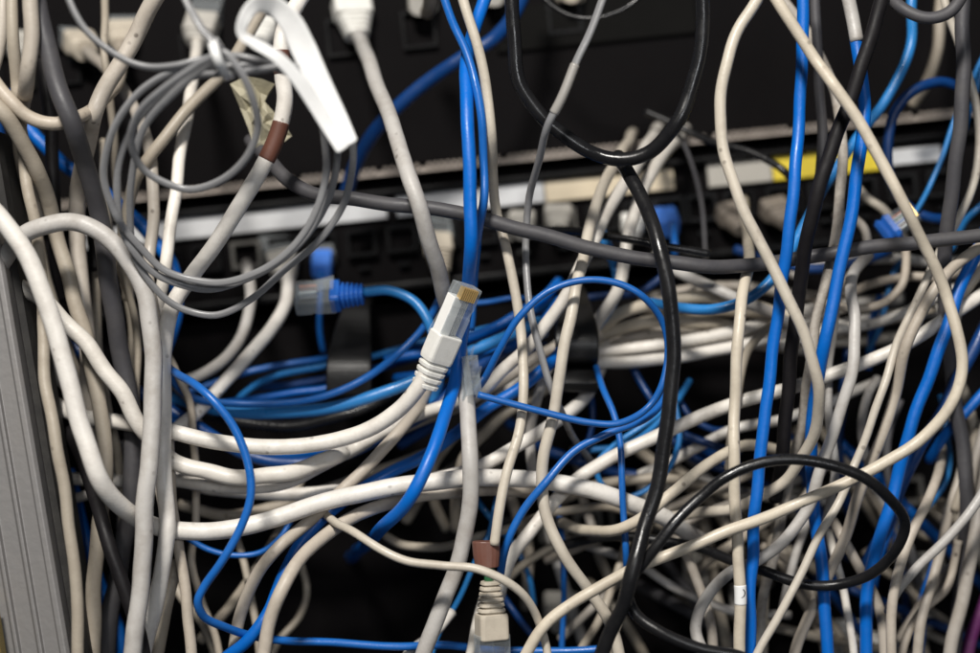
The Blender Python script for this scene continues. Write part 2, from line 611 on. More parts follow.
bm_obj('trim_strip', bm, m_brass, rail)

# ------------------------------------------------------------------ cable data
# each: material, width in photo px, points 'x,y,depth ...' (depth in mm, kept until the next one given), label
CB = []


def cable(mat, wd, pts, label, name='network_cable', cat='network cable', group=None, key=None, hang=None):
    out = []
    d = 0.0
    for t in pts.split():
        q = [float(v) for v in t.split(',')]
        if len(q) == 3:
            d = q[2]
        out.append((q[0], q[1], d))
    CB.append(dict(mat=mat, w=wd, pts=out, label=label, name=name, cat=cat, group=group, key=key))


# ---- left edge
cable('W', 17.5, '-35,190,-24 -12,206 4,222 22,248 40,285 56,332 69,382 82,430 101,480 128,513,-12 155,526,2 190,531,4 243,527,6 300,510,8 350,495,10 400,486 460,479,12 530,479,20 580,487 630,503,24 672,522,34 700,540,60',
      'long white cable falling down the left edge then sweeping right across the middle')
cable('G', 17.5, '-30,300,10 -4,270,0 22,237,-8 42,226,-10 68,222 98,231 124,255 142,287 151,325 153,375 152,430,-12 147,480,-14 144,530 141,585 134,640 128,690',
      'greyish white cable arching over at the left then hanging straight down')
cable('W', 16, '-12,262,8 14,281,4 38,297 70,326 96,357 122,394 146,434,6 166,455,10 187,466 216,474 250,477 286,473 318,463,20 352,448,30 400,420,45 440,395,60',
      'white cable slanting down from the left rail behind the long white one')
cable('T', 12, '12,-30,-14 13,40,-16 17,90,-10 22,140,-4 28,190 37,235,0 42,280,4 43,330,-8 46,385,-14 55,435,-18 66,500 73,555 77,600 79,690',
      'thin brownish cable running the whole height just right of the rack upright')
cable('B', 15, '31,-30,-22 31,40,-24 27,80,-20 22,110,0 20,150,14 30,190,22 50,230',
      'short stretch of pale cable hanging at the very top left')
cable('B', 13, '6,-30,-6 2,15,-8 -4,60 -20,110', 'pale cable clipped by the upper left corner')
cable('T', 15, '-18,92,-14 2,112,-14 18,135,-8 32,160,0 45,190,8 55,228,14 65,265 76,305 88,345 96,390 104,430 105,480 99,530 94,580 94,640 92,690',
      'beige cable bending from the upper left edge down behind the white arch')
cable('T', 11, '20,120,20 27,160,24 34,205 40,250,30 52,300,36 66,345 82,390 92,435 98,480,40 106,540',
      'dull beige cable half hidden in the left vertical bundle beside the wider beige one')
cable('B', 16, '178,-35,-6 155,0,-4 137,33,0 120,64 104,92 93,118 86,150,16 78,195,28 77,240 82,290 87,335 88,380 93,430,34 104,470',
      'beige cable entering at the top left and running down behind the dark grey one')
cable('D', 18, '30,-40,-20 42,25,-20 56,80 71,122 86,166,-6 98,210,4 106,260,8 113,310,14 122,360,20 130,405,22 133,450,24 131,500,26 121,560,28 110,615 103,690',
      'thick dark grey cable running down the left side behind the white arch', 'power_cord', 'power cord')
cable('M', 14, '70,430,30 88,475,10 104,528,-6 121,580,-10 136,622 150,690',
      'black cable slanting down at the lower left corner beside the rail', 'power_cord', 'power cord')
cable('G', 14, '-20,320,42 20,345,34 40,358 62,380 88,408 110,440,40 118,500,50', 'greyish white cable stub showing beside the left upright', )
cable('T', 9, '90,235,48 97,275,44 97,320,42 99,355 106,400 117,450 122,495 123,545 118,600,50',
      'narrow beige cable threading between the dark grey cable and its neighbours at the left')
cable('T', 8, '118,262,30 127,288,28 134,315 137,350 137,400 141,450,30 150,520', 'narrow beige cable tucked just left of the hanging greyish white one')
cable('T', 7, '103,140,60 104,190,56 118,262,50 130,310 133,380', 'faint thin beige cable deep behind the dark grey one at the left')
cable('G', 10, '30,498,44 60,499,44 84,496 104,486 130,466,50 160,440,60', 'greyish cable end poking out below another beside the left upright')
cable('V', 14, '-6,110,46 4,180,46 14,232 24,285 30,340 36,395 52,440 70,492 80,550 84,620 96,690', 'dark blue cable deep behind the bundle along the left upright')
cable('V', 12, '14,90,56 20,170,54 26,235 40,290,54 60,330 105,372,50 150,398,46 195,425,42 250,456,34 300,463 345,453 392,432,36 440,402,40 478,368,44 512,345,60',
      'dark blue cable rising through the middle bundle under the white plug cable')
cable('U', 13, '15,105,60 38,140,56 68,167 110,197 145,230 168,258,50 178,300 170,338 158,370,60', 'bright blue cable glimpsed in short patches behind the left vertical bundle')
cable('U', 12, '68,470,60 84,530,56 99,582 118,628 126,690', 'bright blue cable showing low between the beige verticals at the lower left')
cable('U', 11, '92,560,70 84,610,64 90,655 96,700', 'small bright blue patch of cable beside the lower left upright')
cable('D', 13, '120,440,52 124,520,50 112,600 104,690', 'dull dark cable low in the left bundle behind the beige ones', 'power_cord', 'power cord')

cable('M', 13, '44,60,36 50,120,34 53,180,34 56,240,34 60,300,44', 'black cable hanging behind the top left beige ones', 'power_cord', 'power cord')
cable('M', 11, '84,110,44 88,160,42 92,215,42 96,270,46', 'short black cable in shadow left of the thick dark grey one', 'power_cord', 'power cord')

# ---- loop of the cables from the upper left boots
cable('B', 13, '120,44,106 121,54,84 122,66,66 116,84,40 100,103,14 80,117,-6 56,124,-12 30,118 10,100 -8,78 -30,50',
      'beige cable making a shallow arc at the upper left from its ribbed boot', key='boot_a')
cable('B', 12, '86,50,106 93,57,84 104,67,66 122,88,50 136,110,40 146,140,30 152,170,24 154,210 150,250 148,280,20 154,320,16 158,370 158,430 160,480,10 166,520,4',
      'beige cable leaving the round boot at upper left and joining the hanging bundle', key='boot_b')
cable('T', 8, '107,-20,60 104,30,40 107,76,30 112,115,40 116,165,50 118,220,60', 'thin dull beige cable dropping between the two upper left boots')
cable('W', 12, '197,42,106 196,54,80 193,78,60 188,112,40 181,148,32 176,190,26 170,232,20 164,275,16 158,310,14 156,350,24',
      'white cable dropping from the squarish boot left of the white tie', key='boot_c')
cable('T', 12, '262,10,40 244,42,34 228,68,30 202,94 176,124,26 150,156 132,190,30 124,230,34 128,300,40', 'dull beige cable slanting down left behind the coiled grey cord')
cable('W', 16, '322,-30,10 298,2,0 283,34,-8 283,75 285,100 277,135 262,168 238,208 213,248,-2 190,278,6 172,306 165,345,8 163,395 163,440,6 165,485,2 167,525 163,565 156,602 146,640 138,690',
      'thick white cable with brown sleeves passing behind the white ribbon loop', key='banded')
cable('B', 11, '168,425,14 170,480,12 176,530,8 183,575 189,620 193,690', 'narrow beige cable on the right side of the lower left bundle')
cable('T', 12, '176,560,20 168,600,16 160,640 152,690', 'dull beige cable at the bottom behind the lower left bundle')
cable('B', 8, '164,350,40 176,372,34 188,397 193,425 196,470,38 195,520 192,560,36 200,595 214,632 224,690', 'thin beige cable running straight down right of the left bundle')
cable('G', 11, '246,264,116 248,274,96 251,300,76 244,330,66 226,358,58 198,376,52 175,383,50 150,385', 'dirty grey cable curving down left from a socket behind the coil')
cable('W', 13, '288,276,108 288,286,84 286,304,70 270,330,58 246,358,50 220,388,44 196,412,38 175,432,34 150,460,44', 'dirty white cable curving down left from its grey boot', key='boot_d')
cable('T', 9, '172,384,46 190,402,44 200,430,46', 'short brownish cable stub beside the lower end of the dirty white cable')

# ---- coiled cord
cable('N', 7.2, '54,-40,-46 75,14,-48 95,40 120,57 150,67 176,66,-50 200,60 225,56,-52 250,58 284,70,-46 310,95,-40 323,130,-36 326,170,-32 316,212,-28 292,248,-24 255,273,-20 212,283,-16 165,270,-16 132,238,-22 111,205,-30 104,170,-36 113,130,-42 136,96,-46 168,74,-48 200,66,-50 226,66,-52 262,66,-50 300,78,-44 326,104,-36 337,140,-30 334,182,-26 316,222,-22 285,257,-18 245,280,-14 203,289,-12 160,276,-14 130,246,-20 117,205,-28 120,160,-34 138,120,-40 165,92,-44 196,76,-48 226,74,-54 258,70,-56 300,68,-56 332,94,-48 350,130,-38 352,165,-30 343,205,-24 320,240,-20 284,270,-16 250,300,-10 215,315,-8 180,308,-8 152,286,-12 134,250,-18 130,205,-26 133,165,-34 146,125,-42 172,95,-50 205,66,-58 224,52,-60 240,70,-60 253,98,-56 257,126,-50 248,155,-44 225,178,-38 192,189,-34 165,184,-34 143,169,-36 131,142,-44 140,112,-52 165,88,-58 196,66,-62 218,50,-64 201,26,-62 186,2,-60 172,-40,-56',
      'thin silver grey cord coiled in several loops and tied white at upper left', 'coiled_cord', 'cord', key='coil')

# ---- centre top
cable('D', 14, '250,140,36 268,158,24 288,180,14 315,194,8 355,200,4 400,205 440,209 482,219 530,232 590,248 640,258 700,266 745,266,10 795,259,14 850,250,10 915,243 950,239 1030,229',
      'long dark grey cable crossing the picture left to right in front of the label strips', 'power_cord', 'power cord')
cable('G', 16, '357,34,108 362,44,84 366,54,60 376,82,36 390,118,14 403,158,0 415,195,-8 428,235,-4 440,280,8 451,315,20 460,355,26 466,400,14 470,450,2 470,500 462,548,4 445,598 426,646 412,700',
      'greyish white cable hanging from its boot at top centre and passing behind the white plug', key='boot_e')
cable('U', 13, '500,-40,20 482,8,16 472,35,10 467,60,2 466,100,-8 469,150,-12 471,200 470,250,-10 467,300,4 460,352,15 452,392,10 440,430,-4 424,472,-12 404,506,-10 380,530,10 364,546,70 350,558,140',
      'thick bright blue cable coming down top centre and passing behind the white plug')
cable('R', 9, '430,-40,0 444,-2,-2 453,22 466,52 476,85 482,125 484,165 483,205,-4 478,238,6 474,280,26 470,330,34', 'thinner dull blue cable hugging the thick bright blue one at top centre')
cable('C', 10, '452,-40,-6 467,12,-8 477,45 486,85 491,130 493,175,8 496,210,18 506,248,14 515,290 521,335 524,385,8 519,430,4 508,470,0 499,510,-2 494,545',
      'cream cable falling beside the blue pair to the brown sleeve and hanging plug', key='hang_plug')
cable('V', 14, '535,-30,84 515,12,72 492,40,62 463,58 430,80,66 400,105,70 374,132,76 358,160,84 346,195,92', 'dark blue cable slanting behind in the black gap at top centre')
cable('N', 8, '618,-40,-18 603,-2,-18 588,38 574,68 560,100,-18 550,122,-16 539,158,-4 530,195,12 526,235,18 527,285,14 534,326,10 544,366 556,400,12 571,432,30 590,462,50',
      'thin grey two core cord with a shrink sleeve dropping from the top centre', 'lamp_cord', 'cord', key='splice')
cable('K', 14, '512,-45,-2 513,10,-4 514,50 521,85 540,114 566,138 595,153 625,160,-6 652,151,-8 674,126,-12 690,94 700,52 703,10 699,-45',
      'glossy black cable hanging in a wide loop at top centre', 'power_cord', 'power cord')
cable('K', 14.5, '618,157,16 626,170,3 642,198,-6 656,235,-16 666,275,-20 672,315 673,360 669,410,-20 664,450 655,492 643,532 633,572 624,602 608,636 590,690',
      'thick glossy black cable running down from the loop to the bottom edge', 'power_cord', 'power cord')
cable('K', 11, '560,546,44 590,539,40 640,537,34 700,549,30 750,566,18 800,583,14 840,585,12 874,571,6 899,545,-4 904,520,-10 882,490,-20 846,470,-22 803,460,-22 762,462,-22 725,478 695,502 668,531,-26 645,560,-30 629,588 635,612,-26 660,632 700,648 745,658 800,690',
      'black cable winding in a big loop through the lower right', 'power_cord', 'power cord')
cable('K', 8, '470,225,60 500,228,56 540,230,50 582,232,40 622,238,34 662,246,30 710,254,30', 'thin shiny black cable lying just above the long dark grey one', 'power_cord', 'power cord')
cable('K', 5, '520,-30,70 545,0,66 572,16,62 600,18,60 628,6 655,-20', 'thin shiny black wire curving at the top edge', 'thin_wire', 'wire')
cable('K', 8, '645,112,88 688,131,84 722,145,76 758,155,70 790,178,64 806,215,70', 'thin black cable drooping in front of the yellow label strip', 'power_cord', 'power cord')
cable('D', 4, '672,120,96 690,160,92 702,205 706,260,88', 'very thin dark wire hanging right of the glossy black loop', 'thin_wire', 'wire')

# ---- centre whites
cable('C', 11.5, '636,128,140 628,142,84 612,168,44 599,198,32 588,235,24 580,270,14 572,310,8 563,355,6 556,400 547,440 542,482,6 547,518 564,555 590,592,10 610,622 626,690',
      'cream cable running down in front of the right ring to the bottom centre')
cable('W', 12.5, '662,122,140 652,138,84 638,162,50 620,190,42 604,218,34 594,242,28 576,276,22 556,310 530,345,24 504,370 480,392,26 442,407,30 405,420 370,439 330,461,26 292,481,22 248,487,20 200,484 160,480,30 115,480,38 70,478,44 30,474,48',
      'white cable sweeping from the upper centre down left behind the blue loop')
cable('W', 12, '690,122,140 676,140,92 656,166,62 641,195,54 630,226,48 624,262,44 617,292 600,318,56 584,340,66', 'white cable dropping steeply behind the long dark grey cable toward the right ring')
cable('W', 13, '604,340,70 600,368,66 582,400,50 552,424,34 516,447,26 480,466,24 440,478,28 395,490,34 330,492,36 290,494 250,492 200,486,40 160,462,50',
      'white cable rising to the right from under the sweep and ending behind the right ring')
cable('B', 11, '600,335,60 556,347,46 524,366,44 494,386 462,405,46 420,421,44 380,437,42 330,458,40 290,475,44', 'beige cable running behind the white sweep near the clear broken plug')
cable('W', 13, '1040,252,34 985,292,30 955,313,26 920,336 888,352 845,370,28 790,388,30 740,402 702,415,34 650,440,30 612,457 580,477 556,500,26 531,530,22 512,556 500,590,30 492,625,50',
      'long white cable rising gently from the lower centre to the right edge')
cable('C', 11, '795,462,60 776,450,50 752,445,40 728,452,26 702,468,16 672,493,10 642,518,8 612,531,14 585,530,30 560,522,50', 'cream cable curving down left through the black loop')

# ---- hero plug cable
cable('W', 15.5, '429,367,-1 421,383,-1 411,397,0 396,412,2 367,430,4 322,443,6 270,447,6 212,441,8 165,430,10 120,422,22 76,415,30 48,398,36 26,370,40 5,340,44',
      'white cable curving up to the loose white plug with gold contacts', key='hero')

# ---- blue plug cable and left blue bundle
cable('L', 10, '363,292,40 390,291,38 415,303,36 431,326,34 437,350 438,385,36 430,412,44', 'light blue cable curving away from the loose blue plug', key='blue_plug')
cable('R', 6, '321,272,110 320,300,84 320,328 324,352,90', 'short thin blue cable hanging from the seated blue boot at left', key='boot_f')
cable('R', 8, '162,368,20 190,396,38 240,404,36 295,402,34 335,392,32 372,374 402,350,30 425,326,34 440,300,50', 'royal blue cable passing over the left ring and up behind the white plug')
cable('L', 12, '170,396,50 215,410,44 270,413,40 325,408,38 372,397,36 420,378,38 470,352,40 510,335,46 540,322,56', 'wide light blue cable crossing below the left ring')
cable('L', 7, '225,412,72 246,392,70 270,378,68 320,367,66 372,356,66 425,342,64 480,330,62 520,318,64 556,300,70', 'thin light blue cable passing through the left ring')
cable('R', 7, '160,402,70 205,386,70 250,371,72 305,362,74 345,356,80', 'thin blue cable entering the left ring from the left')
cable('U', 12, '150,418,58 205,436,54 250,452,50 300,452 350,441,50 400,424 440,398,50 476,366 512,346,54 545,330,60', 'bright blue cable showing between the white curves left of centre')
cable('U', 10, '395,378,60 440,374,54 478,364,52 508,347 540,326,56 560,300,64', 'bright blue cable fanning out right of the white plug')
cable('V', 11, '400,445,60 440,420,54 480,385,56 512,360 545,345,60', 'dark blue cable crossing beneath the fan right of the white plug')
cable('R', 5, '466,305,70 490,302,68 515,298,66 540,300,74', 'thin blue cable just right of the clear plug tip')
cable('K', 11, '175,408,62 230,420,56 290,426,52 340,416,50 390,398,52 430,372,60', 'glossy black cable under the light blue bundle at the left', 'power_cord', 'power cord')
cable('U', 12, '205,700,10 222,662,4 246,642,2 268,612 284,574,12 301,543,16 326,515,20 356,492,22 392,472,24 426,455 456,433,30 484,410,28 516,391 546,367,30 562,350,44',
      'bright blue cable climbing from the bottom left to the clear broken plug area')
cable('R', 8.5, '146,348,34 165,364,28 178,374,4 192,383,-12 213,401,-18 235,428 248,462,-18 250,495 240,528 222,562 204,588,-16 198,602 204,617,-12 224,626,-6 248,634,2 285,641,10 340,643,14 400,646,16 445,645,20 490,650,24 560,651,24 604,648,22',
      'blue cable bowing out in front of the white curves and kinking at lower left')
cable('R', 6, '186,538,26 205,548,26 232,555 260,552 283,535 297,510,30 310,490,44', 'thin blue cable in a shallow curve under the long white one')
cable('R', 7.4, '462,412,40 470,398,20 484,380,8 500,350,2 518,318,0 546,292 580,281,0 615,283 642,296 661,320,4 668,348,6 663,385,4 648,408 620,422,0 590,422 540,412 505,402 478,394',
      'thin blue cable forming the round loop at the centre')
cable('R', 8.5, '674,340,30 672,385,20 645,418,10 606,434,6 576,450 547,480,4 523,512 506,545 500,575,12', 'blue cable dropping from the loop down left to the lower plug')
cable('R', 7, '596,366,44 603,387,30 613,412,22 619,440,18 622,475,16 624,515 626,560 627,590,30', 'thin blue cable hanging straight down below the right ring')
cable('V', 7, '588,380,60 592,405,56 592,425 586,445 570,462,60', 'small dark blue cable bend under the right ring')
cable('L', 6, '676,395,52 662,410,46 640,428,42 612,447 596,466 602,484,44 625,496,46 650,488 668,470 678,442 678,415,50 672,390,54', 'thin light blue cable looping behind the glossy black cable')
cable('V', 8, '632,366,60 650,398,54 664,420,52 690,436 716,446,50 740,452,56', 'dark blue cable sagging right of the glossy black cable')
cable('V', 7, '674,392,60 690,415,56 716,430,54 742,428,60', 'dark blue cable behind the lone cream vertical')
cable('L', 11, '597,222,60 605,240,54 614,265,48 617,288,46 608,310,50 594,330,60', 'blue cable hooking down into the right ring')
cable('V', 8, '560,300,72 600,296,70 640,292,66 665,276,66 690,262,72', 'dark blue cable slanting behind the round loop')

cable('U', 10, '385,360,64 430,352,60 470,338,58 505,322,56 540,300,60 560,280,70', 'bright blue cable at the top of the fan right of the white plug')
cable('L', 9, '400,398,64 445,388,60 485,368,58 520,342,58 550,318,62 575,300,70', 'light blue cable in the middle of the fan right of the white plug')
cable('U', 9, '430,420,70 465,392,66 500,362,62 528,335,62 548,312,70', 'bright blue cable low in the fan right of the white plug')
cable('W', 11, '470,420,64 500,394,60 528,368,58 552,349,60 568,338,70', 'white cable stub pointing to the right ring below the fan')
cable('V', 9, '250,388,84 300,384,80 345,376,78 400,362,76 440,350,80', 'dark blue cable behind the light blue one in the left ring')
cable('U', 8, '170,408,66 230,402,64 290,394,62 340,384,62 385,366,62 420,345,68', 'bright blue cable between the royal and light blue ones at the left ring')
cable('L', 7, '588,450,60 625,446,56 650,430,52 672,408,52 690,380,60', 'light blue cable bending up behind the glossy black one')
cable('V', 9, '672,440,70 700,462,66 735,470,66 770,462,70', 'dark blue cable sagging behind the lone cream vertical')
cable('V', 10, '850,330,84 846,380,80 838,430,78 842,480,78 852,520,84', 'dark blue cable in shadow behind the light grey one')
cable('U', 9, '905,470,64 892,520,60 876,570,60 868,620,64', 'bright blue cable low behind the matt part of the black loop')

# ---- beige bundle into the right ring
cable('C', 12, '575,352,62 600,337,66 632,325,64 668,321,62 715,325,62 765,333,66 820,330,74 880,322,84', 'top cable of the beige bundle entering the right ring')
cable('B', 11, '575,352,80 604,344,76 645,336,74 700,336,72 768,346,78 820,350,88', 'second cable down in the beige bundle entering the right ring')
cable('W', 12, '575,354,58 600,352,62 650,346,60 705,338,60 765,322,64 830,306,74 900,300,84', 'middle cable of the beige bundle crossing its neighbours right of the black cable')
cable('W', 11.5, '572,366,54 600,363,58 650,360,56 705,353,58 762,340,62 820,328,70 905,314,80 940,310,90', 'lowest cable of the beige bundle entering the right ring')
cable('T', 11, '640,312,84 690,312,82 740,312,80 790,318,84', 'dull beige cable at the back top of the beige bundle')
cable('C', 12, '592,334,64 616,316,54 645,305,50 680,298 712,297,52 745,303,54 790,318,60', 'beige cable arching just above the beige bundle')
cable('G', 11, '655,255,70 676,271,56 704,284,48 735,298,44 770,312,52 800,330,66', 'light grey cable slanting under the long dark grey one right of the black cable')
cable('L', 10, '915,-40,50 912,5,46 911,40 900,75,44 885,103 866,125,46 848,150,44 826,185,40 806,222,34 790,252,30 768,283,26 746,300 716,309,28 680,308,36 650,302,50',
      'light blue cable falling from the upper right and curling left under the dark grey one')

cable('W', 11, '570,360,76 602,357,70 650,353,66 700,345,66 745,338,64 800,322,70 850,306,76 900,296,84', 'white cable half buried in the middle of the bundle entering the right ring')
cable('C', 11, '600,330,84 640,330,80 690,328,78 740,331,76 790,338,76 840,342,80 900,336,88', 'cream cable buried in the upper part of the beige bundle')
cable('B', 10, '640,300,90 690,290,86 735,286,84 780,292,82 830,300,86', 'beige cable just above the bundle behind the curling light blue one')
cable('G', 10, '790,275,84 830,262,78 880,258,74 930,262,76 990,258,80', 'greyish white cable nearly level under the dark grey one at the right')
cable('W', 10, '780,345,70 830,330,64 880,322,60 930,300,58 990,270,60', 'white cable slanting up to the right edge above the long white one')
cable('B', 10, '690,575,60 730,545,50 770,520,46 810,490,44 830,455,50', 'beige cable curving up inside the black loop behind the cream one')
cable('W', 10, '640,475,64 690,452,56 730,430,50 780,420,50 830,402,56 880,380,64', 'white cable just below the long rising white one right of centre')
cable('G', 9, '585,545,64 630,560,58 680,590,54 730,610,54 790,615,60', 'grey cable sagging across behind the thick black one at the bottom')
cable('T', 10, '560,500,70 600,485,64 650,478,60 700,485,60 750,505,64', 'dull beige cable nearly level behind the hanging thin blue one')
cable('B', 10, '900,640,60 925,600,54 950,570,50 985,545,54', 'beige cable rising to the right edge in the bottom right corner')

cable('T', 11, '180,505,56 230,515,52 280,505,50 330,488,50 380,470,54 430,452,60', 'dull beige cable low behind the white curves at the left centre')
cable('T', 10, '200,640,56 235,600,52 262,560,50 285,520,52 300,480,58', 'dull beige cable rising in shadow left of the lower centre gap')
cable('B', 9, '560,640,60 600,600,54 640,560,50 690,520,50 740,500,56 800,480,64', 'beige cable rising rightward under the long beige one at the bottom centre')

# ---- right side
cable('C', 11.5, '748,-42,-14 778,2,-18 797,31 815,60 835,87,-22 858,120 882,163 905,206 925,248,-16 944,288,-12 957,330 961,372 951,406 922,438,-10 882,464 848,481 815,497,-8 785,509 740,526,-10 700,543 660,558 620,575,-8 572,604 540,631 508,690',
      'long beige cable curving from the top right down and back to the bottom centre')
cable('C', 11.5, '790,-45,-8 762,-8,-10 740,27 726,66,-12 720,108 724,150 737,194,-14 757,237 777,276 796,315 811,355,-12 819,393,-8 816,426,0 804,455,8 786,479,14 762,496,18 730,509,24 690,514,34 640,520,50',
      'cream cable bowing down the right of centre from the top edge')
cable('C', 11.5, '744,200,96 747,232,60 749,262,22 742,300,6 737,350,0 735,400 734,450,-4 735,500 738,550 740,600 739,690',
      'lone cream cable hanging straight down with a small white number label', key='tagged')
cable('T', 9, '775,322,50 762,334,40 748,352,34 740,380,28 733,425,26 728,470,40', 'short dull beige cable tucked behind the lone cream vertical')
cable('U', 12, '804,-45,0 803,10,0 802,60 799,120 795,175,-4 789,232 781,290,0 773,350,2 767,400 761,450 756,500 752,560,4 750,610 750,690',
      'bright blue cable hanging nearly straight down right of centre')
cable('U', 12.5, '856,38,6 861,70,4 864,105,2 862,140,0 855,190 846,240 836,290 825,340 817,385,6 812,430,12 811,470,18 815,515,20 821,560 825,610 829,690',
      'bright blue cable with a pale sleeve at its top end', key='sleeved')
cable('M', 14, '890,-45,0 876,20,-4 862,65,-8 848,105,-8 832,148 817,195 806,245,-2 798,300,6 792,350,10 787,400,14 783,450,20 775,500,40',
      'thick matt black cable slanting down left from the upper right', 'power_cord', 'power cord')
cable('D', 12, '880,-42,10 884,-12,-2 902,8,-8 927,18,-10 952,10 966,-12 972,-45,-2', 'dark grey cable sagging into view at the top right edge', 'power_cord', 'power cord')
cable('D', 14, '962,-45,10 963,20,10 963,80 959,140,12 952,190,16 946,240,22 944,300,34 950,360,40 956,410,40 965,460,42 966,520,46 960,590 950,690',
      'vertical dark grey cable near the right edge', 'power_cord', 'power cord')
cable('D', 10, '814,-45,30 816,30,30 820,90 822,145 817,200 806,250,34 800,300,50', 'dark grey cable directly right of the straight blue one', 'power_cord', 'power cord')
cable('T', 11, '945,-40,84 940,10,80 938,50,80 928,80,86 912,105,94', 'dull brown cable in shadow at the top right')
cable('C', 9, '935,-42,34 946,5,30 957,38 966,68 976,105,30 980,145,30 972,185,28 957,222 942,248 927,280,22 908,318 894,352,16 882,392,12 868,432 853,468 838,503,6 814,547 789,597,4 762,645 742,690',
      'beige cable coming down the right edge and slanting long to the lower left', )
cable('B', 11, '1030,205,24 990,240,20 956,264,16 934,290,12 918,320 905,352 895,392,18 884,432 870,465,20 857,500,22 845,537,24 830,572 813,605 798,645 788,690',
      'second beige cable running parallel down left from the right edge')
cable('S', 10, '768,-35,40 786,3,36 804,28 823,62,32 836,98 842,140,26 840,200,20 834,245 825,285,14 815,325 810,365 805,405,20 797,445,26 785,500,34 775,550 763,600 755,690',
      'speckled grubby beige cable between the two bright blue verticals')
cable('G', 11.5, '868,255,40 855,270,30 851,290,20 855,322,14 853,362,10 844,402 830,440,12 818,478 808,508,14 787,537 758,560 728,574 706,598,16 696,628 704,655,14 725,690',
      'light grey cable hanging at the right and curving round to the bottom')
cable('G', 9, '838,290,40 834,325,34 829,365 828,405,30 833,445 834,485 826,520,40', 'greyish white cable just left of the light grey one')
cable('B', 9, '836,215,70 850,216,60 864,228,52 867,246 861,264,48 848,278,50 838,295,60', 'small beige cable hook right of the second blue vertical')
cable('B', 9, '904,235,60 906,262,50 902,286,46 886,302 862,308 838,306,50 815,300,60', 'beige cable curving like a hook below the dark grey cable at the right')
cable('B', 9, '846,296,70 872,284,64 905,277,60 940,277,58 975,268,50 1020,255,46', 'beige cable running nearly level to the right edge under the dark grey cable')
cable('T', 9, '832,335,76 866,326,72 900,318,70 935,310,74', 'dull beige cable lying level in shadow at the right')
cable('B', 10, '1010,240,36 982,268,32 966,292,30 955,320,34 948,350,44', 'beige cable curving in from the right edge beside the blue one')
cable('V', 10, '965,88,58 938,83,56 912,92,54 894,115 887,145 891,178 904,204,56 928,217 958,219,60', 'dark blue cable making a round loop at the upper right')
cable('L', 5.5, '985,55,60 968,88,56 953,125,54 941,160 928,190 914,215,56', 'thin light blue cable slanting to the clear plug at the right')
cable('L', 6, '905,258,70 896,268,66 888,295,64 878,330 868,352,70', 'thin light blue cable hanging below the clear plug at the right')
cable('C', 9, '855,185,78 868,199,70 882,208,66 893,220,62', 'short beige cable going into the small clear plug at the right')
cable('U', 12.5, '1000,200,30 983,238,26 969,268,24 955,302,22 941,345,20 921,398 907,440 897,480,22 886,520 872,565,26 866,610 868,690',
      'bright blue cable slanting down left from the right edge')
cable('V', 12.5, '1015,265,40 992,310,38 974,348,36 958,380 940,414,34 918,450 900,490,36 884,530 862,572,44', 'dark blue cable behind the bright one near the right edge')
cable('L', 6, '940,395,60 946,430,54 950,455 946,480 936,498 920,515,56 900,528', 'thin light blue cable bend in the lower right shadow')
cable('L', 6, '1000,30,44 985,62,44 973,98,46 966,130,60', 'thin light blue cable at the very right edge')
cable('L', 7, '998,180,60 982,205,54 966,222,56 950,250,64', 'small light blue cable glimpse at the right edge beside the dark grey one')
cable('B', 10, '952,405,110 945,438,64 940,468,30 926,503,20 912,532,14 900,568,12 893,605 890,690', 'beige cable falling to meet others at the bottom right')
cable('B', 10, '976,425,110 967,452,60 957,485,36 945,530,30 934,575 922,620,26 912,690', 'beige cable right of another falling in the bottom right corner')
cable('G', 9.5, '1010,440,20 990,478,18 970,512,16 943,543 918,567 897,590 888,612,24', 'light grey cable slanting down left across the bottom right beige ones')
cable('B', 13, '990,450,40 981,500,38 973,545,34 965,590 955,628 945,690', 'wide beige cable in the bottom right corner')
cable('B', 9, '958,540,44 946,588,40 922,612,34 906,640,30 896,690', 'short beige cable crossing behind in the bottom right corner')
cable('B', 10, '828,515,40 842,538,34 858,563,30 872,590,28 881,620 888,690', 'beige cable slanting down right to the bottom right junction')
cable('W', 8.5, '828,530,40 836,562,32 843,590,28 850,622 858,690', 'white thin cable hanging right of the lower blue vertical')
cable('T', 10, '955,375,60 966,398,56 974,425 973,450 965,480,56 955,510', 'dull beige cable bend behind the right edge bundle')
cable('B', 10, '1005,390,50 986,425,46 976,458,44 968,500 955,540,50', 'beige cable coming in from the lower right edge')
cable('P', 13, '1000,560,50 985,600,46 974,630 960,690', 'purple cable just visible in the bottom right corner')
cable('U', 11, '940,545,60 933,575,56 922,610 916,690', 'bright blue cable low between the beige ones at bottom right')
cable('U', 10, '1030,330,46 1000,375,44 972,405 950,428,46 930,460,56', 'blue cable end entering from the right edge')

# ---- lower centre
cable('B', 13, '256,700,-10 263,658,-12 270,622 281,590 297,563,-6 322,538,4 355,517,12 390,502,18 430,494,22 470,491,24 510,490,30 540,492,50',
      'beige cable curving up from the bottom and right under the long white one')
cable('B', 12, '441,270,106 443,282,86 446,305,62 443,335,50 434,366,40 422,400,30 402,429,18 374,459,16 344,488,16 310,520,16 279,548,6 256,576,6 241,612,6 234,648,6 226,700,8',
      'beige cable from the grubby boot down behind the white plug to the bottom left', key='boot_g')
cable('C', 9, '320,508,20 336,522,4 352,532,-6 380,549,-12 408,561,-14 440,565 478,569,-16 506,581 528,602,-12 542,630,-6 552,690',
      'cream cable dipping across the bottom centre in front of the hanging plug')
cable('T', 9, '385,535,56 405,545,50 440,547,44 475,538,40 520,524,40 560,511,42 600,507,44 640,513,50', 'dull beige cable running level behind at the bottom centre')
cable('T', 9, '500,585,60 530,560,52 570,540,48 610,534,52 650,528,60', 'dull beige cable slanting behind the hanging plug')
